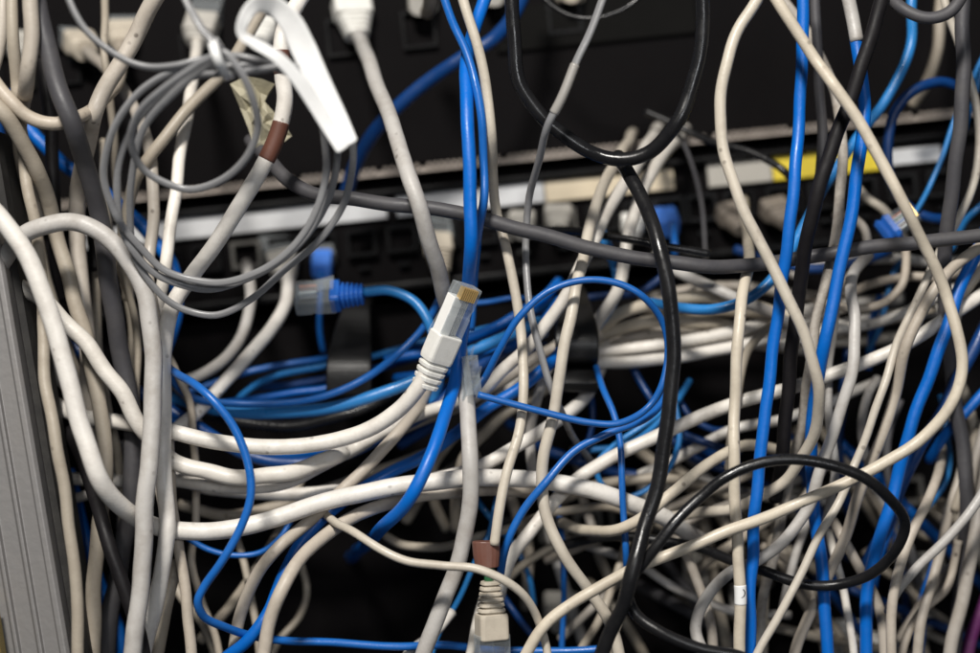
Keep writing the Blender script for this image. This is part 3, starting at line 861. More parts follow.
cable('T', 11, '560,380,64 520,404,56 490,427 466,455,52 457,490 456,530,60', 'dull beige cable bending down behind the grey and white verticals')
cable('T', 10, '470,420,70 445,446,64 432,470,60 436,505,66 446,530,74', 'dull cable bend in shadow under the white sweep')
cable('G', 10, '556,355,60 546,372,50 537,398,40 531,430 532,465,40 536,490,50', 'pale grey cable short drop left of the cream one at centre')
cable('T', 13, '478,455,76 452,470,72 425,490,70 405,520,76', 'dark shadowed cable behind the crossing at the centre')
cable('L', 6, '512,470,50 498,496,42 488,535,36 472,570,34 456,604 436,640,36 425,690', 'thin light blue cable slanting behind the brown sleeve')
cable('L', 6, '468,486,66 486,512,58 502,532 518,552 531,580,58 534,605,64', 'thin teal blue cable crossing behind the brown sleeve')
cable('R', 6, '552,470,60 560,520,50 564,570,46 563,620 560,690', 'thin blue cable hanging at the bottom right of the hanging plug')
cable('V', 7, '498,590,60 512,608,54 528,630 545,648,54 570,670', 'dark blue cable crossing low right of the hanging plug')
cable('W', 9, '484,596,24 478,618,20 470,650,18 462,690', 'white cable just left of the hanging plug at the bottom')
cable('W', 10, '452,612,40 430,636,26 408,655,22 385,690', 'white cable leaving the bottom edge beside the greyish one')
cable('T', 9, '636,520,60 625,548,50 613,585,44 598,622,40 578,655 560,690', 'dull beige cable slanting down behind the thick black one')
cable('C', 9, '632,575,40 622,612,30 612,645,26 606,690', 'short cream cable just left of the thick black one at the bottom')
cable('B', 10, '660,510,60 680,545,40 698,582,30 710,618,26 714,690', 'beige cable slanting down right in the lower right tangle')
cable('B', 9, '545,560,66 590,543,62 640,520,60 700,495,60 760,470,64', 'dim beige cable behind the black loop left side')
cable('T', 8, '228,520,50 240,548,44 248,582,40 256,622,36 262,690', 'thin beige cable hanging behind the kinked blue one')
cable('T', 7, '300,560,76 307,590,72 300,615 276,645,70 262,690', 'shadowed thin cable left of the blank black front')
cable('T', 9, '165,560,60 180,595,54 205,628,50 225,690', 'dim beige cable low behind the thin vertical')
cable('G', 9, '808,520,44 799,545,40 790,575,40 782,610,44', 'short grey cable seen through the lower part of the black loop')
cable('T', 9, '790,440,60 785,480,54 774,530,52 766,580,50 762,690', 'dull beige vertical behind the straight blue cable low down')
cable('B', 8, '762,545,50 785,560,56 812,590,60 830,640,64', 'dim beige cable crossing behind the lower blue vertical')
cable('D', 9, '900,400,60 890,425,56 888,470,54 896,520', 'dark cable in shadow between the parallel beige pair and the blue one', 'power_cord', 'power cord')
cable('G', 9, '878,378,60 867,395,54 862,425,54 866,460,60', 'grey cable bend in shadow left of the parallel beige pair')
cable('U', 8, '880,296,80 872,330,74 868,370,74', 'blue cable patch in shadow at the right')
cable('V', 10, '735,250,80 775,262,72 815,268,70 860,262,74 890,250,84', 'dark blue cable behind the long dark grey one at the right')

# far background, nothing tells these apart
BG = []
_r = random.Random(11)
MARKS = ((520, 480, 'behind the lower plug'), (600, 500, 'below the round blue loop'), (690, 500, 'behind the left of the black loop'),
         (790, 520, 'inside the black loop'), (880, 500, 'behind the right of the black loop'), (950, 470, 'by the right edge'),
         (600, 610, 'at the bottom left of the black cable'), (700, 610, 'under the black loop'), (800, 625, 'at the bottom below the loop'),
         (900, 610, 'at the bottom right'), (960, 600, 'in the lower right corner'))
seen = {}
for k in range(50):
    x0 = _r.uniform(490, 960)
    y0 = _r.uniform(410, 600)
    pts = []
    ang = _r.uniform(0.25, 1.45) * (1 if _r.random() < 0.55 else -1)
    x, y = x0, y0
    L_ = _r.uniform(120, 270)
    cv = _r.uniform(-0.16, 0.16)
    for j in range(6):
        pts.append((x, y, 76 + _r.uniform(-8, 18) + (20 if j in (0, 5) else 0)))
        x += math.cos(ang) * L_ / 5 * _r.uniform(0.8, 1.2)
        y += abs(math.sin(ang)) * L_ / 5
        ang += cv + _r.uniform(-0.06, 0.06)
    mt = _r.choice('TTGTBTVVDTTU')
    kind = dict(B='beige', T='dull beige', G='grey', V='dark blue', D='dark', U='blue')[mt]
    mxp, myp = pts[3][0], pts[3][1]
    mk = min(MARKS, key=lambda q: (q[0] - mxp) ** 2 + (q[1] - myp) ** 2)[2]
    dx_, dy_ = pts[5][0] - pts[0][0], pts[5][1] - pts[0][1]
    way = 'nearly level' if abs(dy_) < 0.35 * abs(dx_) else ('steep' if abs(dy_) > 1.8 * abs(dx_) else ('falling rightward' if dx_ > 0 else 'falling leftward'))
    lab = 'blurred %s cable deep %s, %s' % (kind, mk, way)
    if lab in seen:
        continue
    seen[lab] = 1
    cable(mt, _r.uniform(8, 11), ' '.join('%.0f,%.0f,%.0f' % p for p in pts), lab,
          group='blurred cables deep in the lower right')

# ------------------------------------------------------------------ cable geometry
def catmull(pts, step):
    """centripetal Catmull-Rom through (x, y, d), resampled every step pixels in the picture plane"""
    p = np.array(pts, float)
    if len(p) == 2:
        p = np.vstack([p[0], (p[0] + p[1]) / 2, p[1]])
    p = np.vstack([2 * p[0] - p[1], p, 2 * p[-1] - p[-2]])
    out = []
    for i in range(1, len(p) - 2):
        p0, p1, p2, p3 = p[i - 1], p[i], p[i + 1], p[i + 2]

        def tj(ti, a, b):
            return ti + max(1e-3, np.linalg.norm((b - a)[:2])) ** 0.5
        t0 = 0.0
        t1 = tj(t0, p0, p1)
        t2 = tj(t1, p1, p2)
        t3 = tj(t2, p2, p3)
        n = max(3, int(np.linalg.norm((p2 - p1)[:2]) / 2.0))
        t = np.linspace(t1, t2, n, endpoint=False)[:, None]
        A1 = (t1 - t) / (t1 - t0) * p0 + (t - t0) / (t1 - t0) * p1
        A2 = (t2 - t) / (t2 - t1) * p1 + (t - t1) / (t2 - t1) * p2
        A3 = (t3 - t) / (t3 - t2) * p2 + (t - t2) / (t3 - t2) * p3
        B1 = (t2 - t) / (t2 - t0) * A1 + (t - t0) / (t2 - t0) * A2
        B2 = (t3 - t) / (t3 - t1) * A2 + (t - t1) / (t3 - t1) * A3
        out.append((t2 - t) / (t2 - t1) * B1 + (t - t1) / (t2 - t1) * B2)
    q = np.vstack(out + [p[-2][None, :]])
    seg = np.linalg.norm(np.diff(q, axis=0) * np.array([1, 1, 1.5]), axis=1)
    s = np.concatenate([[0], np.cumsum(seg)])
    n = max(4, int(s[-1] / step))
    ss = np.linspace(0, s[-1], n)
    return np.stack([np.interp(ss, s, q[:, k]) for k in range(3)], axis=1), ss


for i, c in enumerate(CB):
    q, ss = catmull(c['pts'], 4.0)
    # small natural waver
    for a in range(3):
        f = rng.uniform(0.010, 0.035)
        q[:, 0] += 0.35 * np.sin(ss * f * 6.28 / 2 + rng.uniform(0, 6.28)) * (0 if c['key'] in ('hero',) else 1)
        q[:, 1] += 0.35 * np.sin(ss * f * 6.28 / 2 + rng.uniform(0, 6.28)) * (0 if c['key'] in ('hero',) else 1)
    c['q'] = q
    c['ss'] = ss
    dm = float(np.median(q[:, 2]))
    c['r'] = c['w'] * (1.03 if c['w'] > 9 else 0.97) / 2 * S * (1 + dm / 1000 / D)        # metres

# push crossing cables apart along the depth so that none runs through another (picture position is untouched)
obst = [  # static obstacles: x, y, d, radius px  (plugs)
    (420, 388, 0, 17), (430, 365, 0, 19), (441, 340, 0, 18), (450, 318, -1, 17), (460, 300, -2, 16),
    (490, 600, -2, 15), (490, 625, -2, 16), (347, 295, 40, 14), (310, 297, 42, 14)]
allq = np.vstack([c['q'] for c in CB] + [np.array([[o[0], o[1], o[2]] for o in obst])])
rad = np.concatenate([np.full(len(c['q']), c['r'] * 1000) for c in CB] + [np.array([o[3] * S * 1000 for o in obst])])
cid = np.concatenate([np.full(len(c['q']), i) for i, c in enumerate(CB)] + [np.full(len(obst), -1)])
pos = np.concatenate([np.arange(len(c['q'])) for c in CB] + [np.zeros(len(obst))])
fixed = cid < 0
own = {'hero': len(CB)}
X = allq[:, 0] * S * 1000
Y = allq[:, 1] * S * 1000
cell = 8.0
grid = {}
for k in range(len(X)):
    grid.setdefault((int(X[k] // cell), int(Y[k] // cell)), []).append(k)
I, J = [], []
for (gx, gy), lst in grid.items():
    near = []
    for dx in (-1, 0, 1):
        for dy in (-1, 0, 1):
            near += grid.get((gx + dx, gy + dy), [])
    near = np.array(near)
    for k in lst:
        m_ = near[near > k]
        if not len(m_):
            continue
        dd = np.hypot(X[m_] - X[k], Y[m_] - Y[k])
        same = cid[m_] == cid[k]
        ok = dd < (rad[m_] + rad[k]) * 0.97
        ok &= ~(same & (np.abs(pos[m_] - pos[k]) < 12))
        ok &= ~(fixed[m_] & fixed[k])
        if cid[k] >= 0 and CB[int(cid[k])]['key'] in ('hero', 'hang_plug', 'blue_plug'):
            ok &= ~fixed[m_]
        for j in m_[ok]:
            I.append(k)
            J.append(int(j))
I = np.array(I)
J = np.array(J)
gap = np.sqrt(np.maximum(0, ((rad[I] + rad[J]) * 1.0) ** 2 - (X[I] - X[J]) ** 2 - (Y[I] - Y[J]) ** 2))
dz = allq[:, 2].copy()
sgn = np.where(dz[J] >= dz[I], 1.0, -1.0)
# one order per crossing: neighbours in the same crossing follow the pair that lies closest together
pr = cid[I].astype(int) * 10000 + cid[J].astype(int)
order = np.lexsort((pos[I], pr))
dist = np.hypot(X[I] - X[J], Y[I] - Y[J])
st = 0
for e in range(1, len(order) + 1):
    if e == len(order) or pr[order[e]] != pr[order[st]] or pos[I[order[e]]] - pos[I[order[e - 1]]] > 4:
        seg = order[st:e]
        if cid[I[seg[0]]] != cid[J[seg[0]]]:
            wt = np.exp(-dist[seg] / 1.5)
            v_ = float(((dz[J[seg]] - dz[I[seg]]) * wt).sum())
            if len(seg) < 260:
                sgn[seg] = 1.0 if v_ >= 0 else -1.0
        st = e
starts = np.cumsum([0] + [len(c['q']) for c in CB])
dz0 = dz.copy()
for it in range(160):
    g = (dz[J] - dz[I]) * sgn
    need = np.maximum(0, gap - g)
    push = np.zeros_like(dz)
    cnt = np.zeros_like(dz)
    act = need > 0
    mv = need * sgn * 0.5
    np.add.at(push, J[act], mv[act])
    np.add.at(push, I[act], -mv[act])
    np.add.at(cnt, J[act], 1)
    np.add.at(cnt, I[act], 1)
    nz = cnt > 0
    step_ = np.where(nz, push / np.maximum(cnt, 1), 0) * 1.1
    step_[fixed] = 0
    dz += step_
    if it < 150:
        for i in range(len(CB)):
            a, b_ = starts[i], starts[i + 1]
            seg = dz[a:b_] - dz0[a:b_]
            if len(seg) > 8:
                s2 = seg.copy()
                s2[1:-1] = 0.5 * seg[1:-1] + 0.25 * (seg[:-2] + seg[2:])
                dz[a:b_] = dz0[a:b_] + s2
    np.clip(dz, -95, np.maximum(112, dz0), out=dz)
for i, c in enumerate(CB):
    a, b_ = starts[i], starts[i + 1]
    seg = dz[a:b_].copy()
    for _ in range(3):
        seg[1:-1] = 0.5 * seg[1:-1] + 0.25 * (seg[:-2] + seg[2:])
    if c['key'] == 'hero':
        seg[:14] = c['q'][:14, 2]
    c['q'][:, 2] = seg
print('unresolved overlaps (mm):', round(float(np.maximum(0, gap - (dz[J] - dz[I]) * sgn).max()), 2),
      int((np.maximum(0, gap - (dz[J] - dz[I]) * sgn) > 1.0).sum()), len(I))


def frames(pts):
    n = len(pts)
    T = np.gradient(pts, axis=0)
    T /= np.linalg.norm(T, axis=1)[:, None]
    u = np.cross(T[0], [0, 1, 0])
    if np.linalg.norm(u) < 1e-3:
        u = np.cross(T[0], [1, 0, 0])
    u /= np.linalg.norm(u)
    Us = [u]
    for k in range(1, n):
        u = Us[-1] - T[k] * np.dot(Us[-1], T[k])
        u /= np.linalg.norm(u)
        Us.append(u)
    Us = np.array(Us)
    Vs = np.cross(T, Us)
    return T, Us, Vs


def to3d(q):
    k = S * (1 + q[:, 2] / 1000 / D)
    return np.stack([(q[:, 0] - 490) * k, q[:, 2] / 1000, (326.5 - q[:, 1]) * k], axis=1)


def tube(name, pts, r, mat, parent=None, origin=None, sides=14, lump=0.007, twin=False, profile=None):
    n = len(pts)
    T, Us, Vs = frames(pts)
    s = np.concatenate([[0], np.cumsum(np.linalg.norm(np.diff(pts, axis=0), axis=1))])
    ph = rng.uniform(0, 6.28)
    a = np.linspace(0, 2 * math.pi, sides, endpoint=False)
    rr = np.full(n, r) if np.isscalar(r) else np.asarray(r)
    rr = rr * (1 + 0.004 * np.sin(s * 310 + ph) + 0.006 * np.sin(s * 97 + 2 * ph))
    verts = []
    pitch = 2 * math.pi / 0.019
    R = rr[:, None] * (1 + lump * np.sin(2 * (a[None, :] + s[:, None] * pitch) + ph))
    ca, sa = np.cos(a)[None, :], np.sin(a)[None, :]
    if twin:     # two-core cord: a soft figure of eight, slowly twisting
        tw = 0.9
        R = rr[:, None] * (0.80 + 0.30 * np.abs(np.cos(a[None, :] - tw)) ** 1.2)
    V3 = pts[:, None, :] + Us[:, None, :] * (R * ca)[:, :, None] + Vs[:, None, :] * (R * sa)[:, :, None]
    verts = V3.reshape(-1, 3)
    uv = np.stack([np.repeat(s * 420, sides), np.tile(a, n)], axis=1)
    i = np.arange(n - 1)[:, None] * sides
    j = np.arange(sides)[None, :]
    j2 = (j + 1) % sides
    F = np.stack([i + j, i + j2, i + sides + j2, i + sides + j], axis=-1).reshape(-1, 4)
    faces = F.tolist()
    faces.append(list(range(sides))[::-1])
    faces.append([(n - 1) * sides + k for k in range(sides)])
    if origin is None:
        origin = pts[0]
    verts = verts - np.asarray(origin)[None, :]
    o = mesh_obj(name, verts.tolist(), faces, mat, parent, True, None, uv)
    if parent is None:
        o.location = origin
    return o


def basis(ydir, zdir):
    y = Vector(ydir).normalized()
    z = Vector(zdir)
    z = (z - y * z.dot(y)).normalized()
    x = y.cross(z)
    return Matrix((x, y, z)).transposed().to_4x4()


def rrect(wd, ht, y, rd=0.25, n=3):
    pts = []
    r_ = rd * min(wd, ht)
    for cx, cz, a0 in ((wd / 2 - r_, ht / 2 - r_, 0), (-wd / 2 + r_, ht / 2 - r_, 90), (-wd / 2 + r_, -ht / 2 + r_, 180), (wd / 2 - r_, -ht / 2 + r_, 270)):
        for k in range(n + 1):
            t = math.radians(a0 + 90.0 * k / n)
            pts.append((cx + r_ * math.cos(t), y, cz + r_ * math.sin(t)))
    return pts


def place(o, mat4, parent):
    """put a part built in plug space (metres, y towards the tip) at a world matrix under its thing"""
    inv = parent.matrix_basis.inverted()
    o.matrix_local = inv @ mat4


def make_boot(parent, mat4, m, sc_=1.0, ribs=4, ln=0.0125, base_w=0.0118, base_h=0.0086, tip=0.0064, square=0.45, full=0.93):
    """strain relief boot: y = 0 at the plug end, runs to y = -ln at the cable end"""
    bm = bmesh.new()
    rings = []
    bl = ln * square
    rings.append(rrect(base_w * 0.95, base_h * 0.95, 0.0008, 0.16))
    rings.append(rrect(base_w, base_h, 0.0002, 0.16))
    rings.append(rrect(base_w, base_h, -bl * 0.85, 0.18))
    rings.append(rrect(base_w * 0.97, base_h * 0.98, -bl, 0.22))
    seg_l = (ln - bl) / ribs
    for k in range(ribs):
        f0, f1 = k / ribs, (k + 1) / ribs
        wa = base_w * (1 - f0) * full + tip * f0
        wb = base_w * (1 - f1) * full + tip * f1
        ha = base_h * (1 - f0) * 0.95 + tip * f0
        hb = base_h * (1 - f1) * 0.95 + tip * f1
        y0 = -bl - seg_l * k
        rings.append(rrect(wa * 0.78, ha * 0.78, y0 - seg_l * 0.05, 0.35))
        rings.append(rrect(wa * 0.78, ha * 0.78, y0 - seg_l * 0.30, 0.35))
        rings.append(rrect(wa, ha, y0 - seg_l * 0.38, 0.35))
        rings.append(rrect(wb * 1.0, hb * 1.0, y0 - seg_l * 1.0, 0.38))
    bmesh_rings = [[(p[0] * sc_, p[1] * sc_, p[2] * sc_) for p in r_] for r_ in rings]
    loft(bm, bmesh_rings)
    o = bm_obj('boot', bm, m, parent, bevel=0.00025 * sc_, seg=2)
    place(o, mat4, parent)
    return o


def make_plug(parent, mat4, sc_=1.0, with_core=True, wires=True, broken=False, dims=None):
    """clear modular plug: y = 0 at the boot, tip at y = 21 mm, gold contacts on +z, latch on -z"""
    ww, hh, ln = 0.0117 * sc_, 0.0066 * sc_, 0.0138 * sc_
    if dims:
        ww, hh, ln = dims
        sc_ = ww / 0.0117
    bm = bmesh.new()
    rings = [rrect(ww, hh * 1.02, -0.001 * sc_, 0.06, 2), rrect(ww, hh * 1.02, ln * 0.42, 0.06, 2), rrect(ww * 0.97, hh * 0.90, ln * 0.46, 0.06, 2),
             rrect(ww * 0.97, hh * 0.90, ln * 0.56, 0.06, 2), rrect(ww, hh, ln * 0.60, 0.06, 2), rrect(ww, hh, ln * 0.985, 0.06, 2), rrect(ww * 0.97, hh * 0.94, ln, 0.06, 2)]
    if broken:
        rings = rings[:6]
    loft(bm, rings)
    h = bm_obj('clear_housing', bm, m_clear, parent, bevel=0.0002 * sc_)
    place(h, mat4, parent)
    if with_core:
        bm = bmesh.new()
        box(bm, -ww * 0.506, -ww * 0.08, 0.0002, ln * 0.76, -hh * 0.45, hh * 0.40)
        o = bm_obj('inner_core', bm, m_core, parent, bevel=0.0004 * sc_)
        place(o, mat4, parent)
    if wires:
        bm = bmesh.new()
        for k in range(8):
            x = (-3.5 + k) * 0.00105 * sc_
            box(bm, x - 0.00026 * sc_, x + 0.00026 * sc_, ln * 0.74, ln * 0.975, hh * 0.12, hh * 0.53)
        o = bm_obj('contacts', bm, m_gold, parent)
        place(o, mat4, parent)
        for k, mm in enumerate((m_copper, m_core, m_green, m_core, m_boot_u, m_core, m_brown, m_core)):
            if with_core and k < 4:
                continue
            x = (-3.5 + k) * 0.00105 * sc_
            bm = bmesh.new()
            box(bm, x - 0.0003 * sc_, x + 0.0003 * sc_, 0.001 * sc_, ln * 0.78, -hh * 0.02, hh * 0.08)
            o = bm_obj('wire', bm, mm if not with_core else m_core, parent)
            place(o, mat4, parent)
    bm = bmesh.new()
    lw = ww * 0.50
    rings = []
    for t, z in ((0.99, -0.50), (0.90, -0.62), (0.6, -0.80), (0.3, -0.98), (0.02, -1.15), (-0.10, -1.2)):
        y = ln * t
        zc = hh * z
        th = 0.00055 * sc_
        rings.append([(-lw / 2, y, zc - th), (lw / 2, y, zc - th), (lw / 2, y, zc + th), (-lw / 2, y, zc + th)])
    loft(bm, rings)
    o = bm_obj('latch', bm, m_clear, parent, bevel=0.0001)
    place(o, mat4, parent)


THINGS = {}
for c in CB:
    pts = to3d(c['q'])
    key = c['key']
    mat = M[c['mat']]
    kw = dict(sides=16 if c['w'] > 9 else 12)
    if c['mat'] in 'KD':
        kw['lump'] = 0.0
    if c['mat'] in 'N':
        kw['twin'] = True
        kw['sides'] = 20
    if key is None or key in ('coil',):
        o = tube(c['name'], pts, c['r'], mat, **kw)
    else:
        o = empty(c['name'], pts[0])
        tube('jacket', pts, c['r'], mat, parent=o, origin=pts[0], **kw)
    if key:
        THINGS[key] = (o, pts, c)
    tag(o, c['label'], c['cat'], c['group'])


def nearest(pts, x, y, d=None):
    """index of the path point that sits nearest to a photo pixel"""
    k = S * (1 + pts[:, 1] / D)
    xx = 490 + pts[:, 0] / k
    yy = 326.5 - pts[:, 2] / k
    return int(np.argmin((xx - x) ** 2 + (yy - y) ** 2))


def sleeve(key, x0, y0, x1, y1, mat, name, fat=1.1, label=None):
    o, pts, c = THINGS[key]
    a, b_ = sorted((nearest(pts, x0, y0), nearest(pts, x1, y1)))
    seg = pts[a:b_ + 1]
    n = max(8, len(seg) * 3)
    t = np.linspace(0, len(seg) - 1, n)
    seg = np.stack([np.interp(t, np.arange(len(seg)), seg[:, k]) for k in range(3)], 1)
    rr = np.full(n, c['r'] * fat)
    rr[0] = rr[-1] = c['r'] * 1.02
    s_ = tube(name, seg, rr, mat, parent=o, origin=pts[0], sides=16, lump=0.0)
    if label:
        s_['label'] = label
    return s_


def boot_at(key, m, axis_px, ydir, zdir, **kw):
    """a boot whose cable end sits at the start of a cable"""
    o, pts, c = THINGS[key]
    B = basis(ydir, zdir)
    ln = kw.get('ln', 0.0125) * kw.get('sc_', 1.0)
    p = Vector(pts[0]) + B.to_3x3() @ Vector((0, ln * 0.93, 0))
    M4 = Matrix.Translation(p) @ B
    b_ = make_boot(o, M4, m, **kw)
    return M4


bpy.context.view_layer.update()
# --- loose white plug (the sharpest thing in the picture)
o, pts, c = THINGS['hero']
ax_ = (P(466, 286, -5) - P(424, 384, 1)).normalized()
B = basis(ax_, (0.62, -0.78, 0.0))
tip0 = P(446, 336, -2)
M4 = Matrix.Translation(tip0) @ B
make_boot(o, M4, m_boot_w, ribs=4, ln=0.0190, base_w=0.0102, base_h=0.0076, tip=0.0084, square=0.50, full=1.04)
make_plug(o, Matrix.Translation(tip0) @ B, dims=(0.0092, 0.0062, 0.0190))

# --- hanging plug at the bottom centre
o, pts, c = THINGS['hang_plug']
bm = bmesh.new()
rings = []
for k, (x, y, wd) in enumerate(((486, 541, 27), (486, 543, 28), (486.5, 555, 27), (487, 566, 24), (487, 567, 22))):
    q_ = P(x, y, 0)
    rings.append([(q_.x + px(wd) / 2 * math.cos(t), q_.y + px(9) * math.sin(t), q_.z) for t in np.linspace(0, 2 * math.pi, 16, endpoint=False)])
L0 = o.location
loft(bm, [[Vector(p) - L0 for p in r_] for r_ in rings])
bm_obj('brown_sleeve', bm, m_brown2, o, smooth=False, bevel=0.0003)
bm = bmesh.new()
rings = []
for y in (564, 588):
    q_ = P(489, y, 1)
    rings.append([Vector((q_.x + px(5) * math.cos(t), q_.y + px(5) * math.sin(t), q_.z)) - L0 for t in np.linspace(0, 2 * math.pi, 10, endpoint=False)])
loft(bm, rings)
bm_obj('core', bm, m_green, o, smooth=True)
B = basis((0.03, 0, -1), (0.35, -0.93, 0))
M4 = Matrix.Translation(P(492, 637, 0)) @ B
make_boot(o, M4, m_boot_b, ribs=6, ln=0.0192, base_w=0.0104, base_h=0.0078, tip=0.0062, square=0.42)
make_plug(o, M4, 0.95, with_core=False, wires=False)

# --- loose blue plug
o, pts, c = THINGS['blue_plug']
B = basis((-1, 0.05, -0.06), (-0.1, 0.75, -0.6))
M4 = Matrix.Translation(P(333, 296, 41)) @ B
make_boot(o, M4, m_boot_u, ribs=5, ln=0.0112, base_w=0.0100, base_h=0.0086, tip=0.0070, square=0.25)
make_plug(o, M4, 0.98, with_core=False, wires=False)
for k, mm in ((-1.2, m_copper), (-0.2, m_core)):
    bm = bmesh.new()
    box(bm, -0.0003 + k * 0.003 - 0.0009, k * 0.003, 0.006, 0.0125, -0.0016, 0.0012)
    place(bm_obj('wire', bm, mm, o), M4, o)

# --- boots seated in the equipment
def seat(key, mt, y, z, plug=True, **kw):
    M4 = boot_at(key, mt, None, y, z, **kw)
    if plug:
        make_plug(THINGS[key][0], M4, kw.get('sc_', 1.0), with_core=False, wires=False)
seat('boot_a', m_boot_b, (-0.05, 0.80, 0.60), (0, -0.6, 0.8), ribs=5, sc_=1.05)
seat('boot_b', m_boot_b, (-0.42, 0.78, 0.45), (0.2, -0.5, 0.8), ribs=5, tip=0.0085, sc_=1.05)
seat('boot_c', m_boot_g, (0.12, 0.62, 0.77), (0, -0.75, 0.65), ribs=2, square=0.7, sc_=1.1)
seat('boot_e', m_boot_w, (-0.18, 0.42, 0.88), (0.2, -0.85, 0.45), ribs=4, ln=0.0150, base_w=0.0135, tip=0.0080, sc_=1.15)
seat('boot_d', m_boot_g, (-0.35, 0.75, 0.65), (0, -0.7, 0.7), ribs=4, sc_=1.0)
seat('boot_f', m_boot_l, (0, 0.80, 0.60), (0, -0.6, 0.8), ribs=1, square=0.9, ln=0.012, base_w=0.0096, base_h=0.0096, tip=0.0088, sc_=0.85)
seat('boot_g', m_boot_b, (-0.12, 0.45, 0.88), (0.3, -0.8, 0.4), ribs=5, ln=0.016, base_w=0.0105, sc_=1.0)

# seated plugs with no cable of their own in view
def stub_plug(x, y, d, mt, lab, ydir=(0, 0.75, 0.66), zdir=(0, -0.66, 0.75), cab=None, **kw):
    o = empty('seated_plug', P(x, y, d))
    tag(o, lab, 'network plug')
    B = basis(ydir, zdir)
    M4 = Matrix.Translation(P(x, y, d)) @ B
    make_boot(o, M4, mt, **kw)
    if cab:
        m_, r_, lst = cab
        pts = to3d(catmull(lst, 4.0)[0])
        tube('cable_tail', pts, r_, m_, parent=o, origin=o.location, sides=12)
    return o


stub_plug(424, 0, 117, m_boot_g, 'grey plug boot seen end on at the top edge left of the blue pair', (0.1, 0.92, 0.35), (0, -0.3, 0.9), ribs=2, tip=0.0085,
          cab=(M['T'], 0.0028, [(427, 12, 78), (430, 4, 62), (428, -30, 40)]))
stub_plug(494, -8, 117, m_boot_g, 'small round plug boot at the top edge behind the blue pair', (0, 0.92, 0.35), (0, -0.3, 0.9), ribs=2, tip=0.0075)
stub_plug(570, -10, 117, m_boot_b, 'small beige plug boot just peeking in at the top centre edge', (0, 0.92, 0.35), (0, -0.3, 0.9), ribs=2)
stub_plug(24, 40, 117, m_boot_g, 'grey plug boot in shadow at the top left behind vertical cables', ribs=3)
stub_plug(262, 25, 117, m_boot_w, 'white plug boot behind the white ribbon loop', ribs=3, sc_=1.1)
stub_plug(664, 216, 117, m_boot_l, 'pale blue plug boot seated right of the glossy black cable', (-0.12, 0.8, 0.6), ribs=1, square=0.9, ln=0.012, base_w=0.0115, base_h=0.0105, tip=0.0095, sc_=0.82,
          cab=(M['R'], 0.0014, [(673, 224, 92), (674, 236, 84), (675, 250, 80), (674, 262, 88)]))
stub_plug(632, 220, 117, m_boot_w, 'dusty whitish plug boot seated left of the pale blue one', ribs=3, sc_=0.8)
stub_plug(728, 210, 117, m_boot_d, 'beige plug boot seated behind the bowing cream cable', (-0.3, 0.7, 0.6), ribs=3, ln=0.015, sc_=0.95)
stub_plug(772, 206, 117, m_boot_d, 'beige plug boot with a brown top below the yellow strip', (-0.3, 0.7, 0.5), ribs=3, ln=0.015, sc_=0.95)
stub_plug(558, 212, 117, m_boot_g, 'grey plug head seated under the silver label strip', ribs=2, sc_=0.95)
stub_plug(522, 218, 117, m_boot_g, 'small grey plug head seated behind the thin two core cord', ribs=2, sc_=0.9)
for (x, y, lab) in ((842, 628, 'pale plug boot in shadow at the bottom right of the lower blue vertical'),
                    (876, 640, 'pale plug boot near the bottom edge between two blue cables'),
                    (925, 562, 'pale plug boot in shadow behind the bottom right beige cables'),
                    (655, 480, 'brownish grey plug boot inside the thin light blue loop'),
                    (700, 560, 'pale plug boot blurred behind the black loop'),
                    (560, 600, 'dim plug boot behind the lower centre cables')):
    stub_plug(x, y, 112, m_boot_g if x not in (842, 876) else m_boot_w, lab, ribs=3, sc_=1.15)

# clear broken plug on the centre loop
o = empty('broken_plug', P(474, 392, 8))
tag(o, 'clear broken plug with splayed plastic beside the thick blue cable', 'network plug')
B = basis((-0.12, 0.1, 1), (0.75, -0.65, 0))
M4 = Matrix.Translation(P(474, 394, 6)) @ B
make_plug(o, M4, with_core=False, wires=False, broken=True, dims=(0.0044, 0.0040, 0.0135))
bm = bmesh.new()
for (x0, y0, x1, y1, wd) in ((476, 386, 481, 366, 2.4), (473, 390, 483, 377, 2.0), (470, 360, 474, 346, 2.2), (478, 396, 470, 380, 2.2)):
    a, b2 = P(x0, y0, 1) - o.location, P(x1, y1, -2) - o.location
    t = (b2 - a).normalized()
    nrm = Vector((t.z, 0, -t.x)) * px(wd)
    up = Vector((0, 0.0006, 0))
    vs = [a - nrm - up, a + nrm - up, a + nrm + up, a - nrm + up]
    ve = [b2 - nrm * 0.5 - up, b2 + nrm * 0.5 - up, b2 + nrm * 0.5 + up, b2 - nrm * 0.5 + up]
    loft(bm, [vs, ve])
bm_obj('plastic_splinter', bm, m_clear, o)

# small clear plug with a torn blue boot at the right
o = empty('loose_plug', P(895, 228, 52))
tag(o, 'small clear plug with bright pins and a torn blue boot at the right', 'network plug')
B = basis((0.75, -0.1, 0.55), (-0.3, -0.85, 0.2))
M4 = Matrix.Translation(P(893, 226, 52)) @ B
make_plug(o, M4, 0.7, with_core=False)
bm = bmesh.new()
rings = []
for k, (yy, ww_, hh_) in enumerate(((0.001, 0.0092, 0.007), (-0.001, 0.0098, 0.0075), (-0.0025, 0.0075, 0.006), (-0.004, 0.009, 0.007), (-0.0055, 0.007, 0.0055))):
    rings.append([(p[0] * (1 + 0.12 * math.sin(5 * i + k)), p[1], p[2]) for i, p in enumerate(rrect(ww_, hh_, yy, 0.2))])
loft(bm, rings)
tb = bm_obj('torn_boot', bm, m_boot_u, o)
place(tb, M4, o)

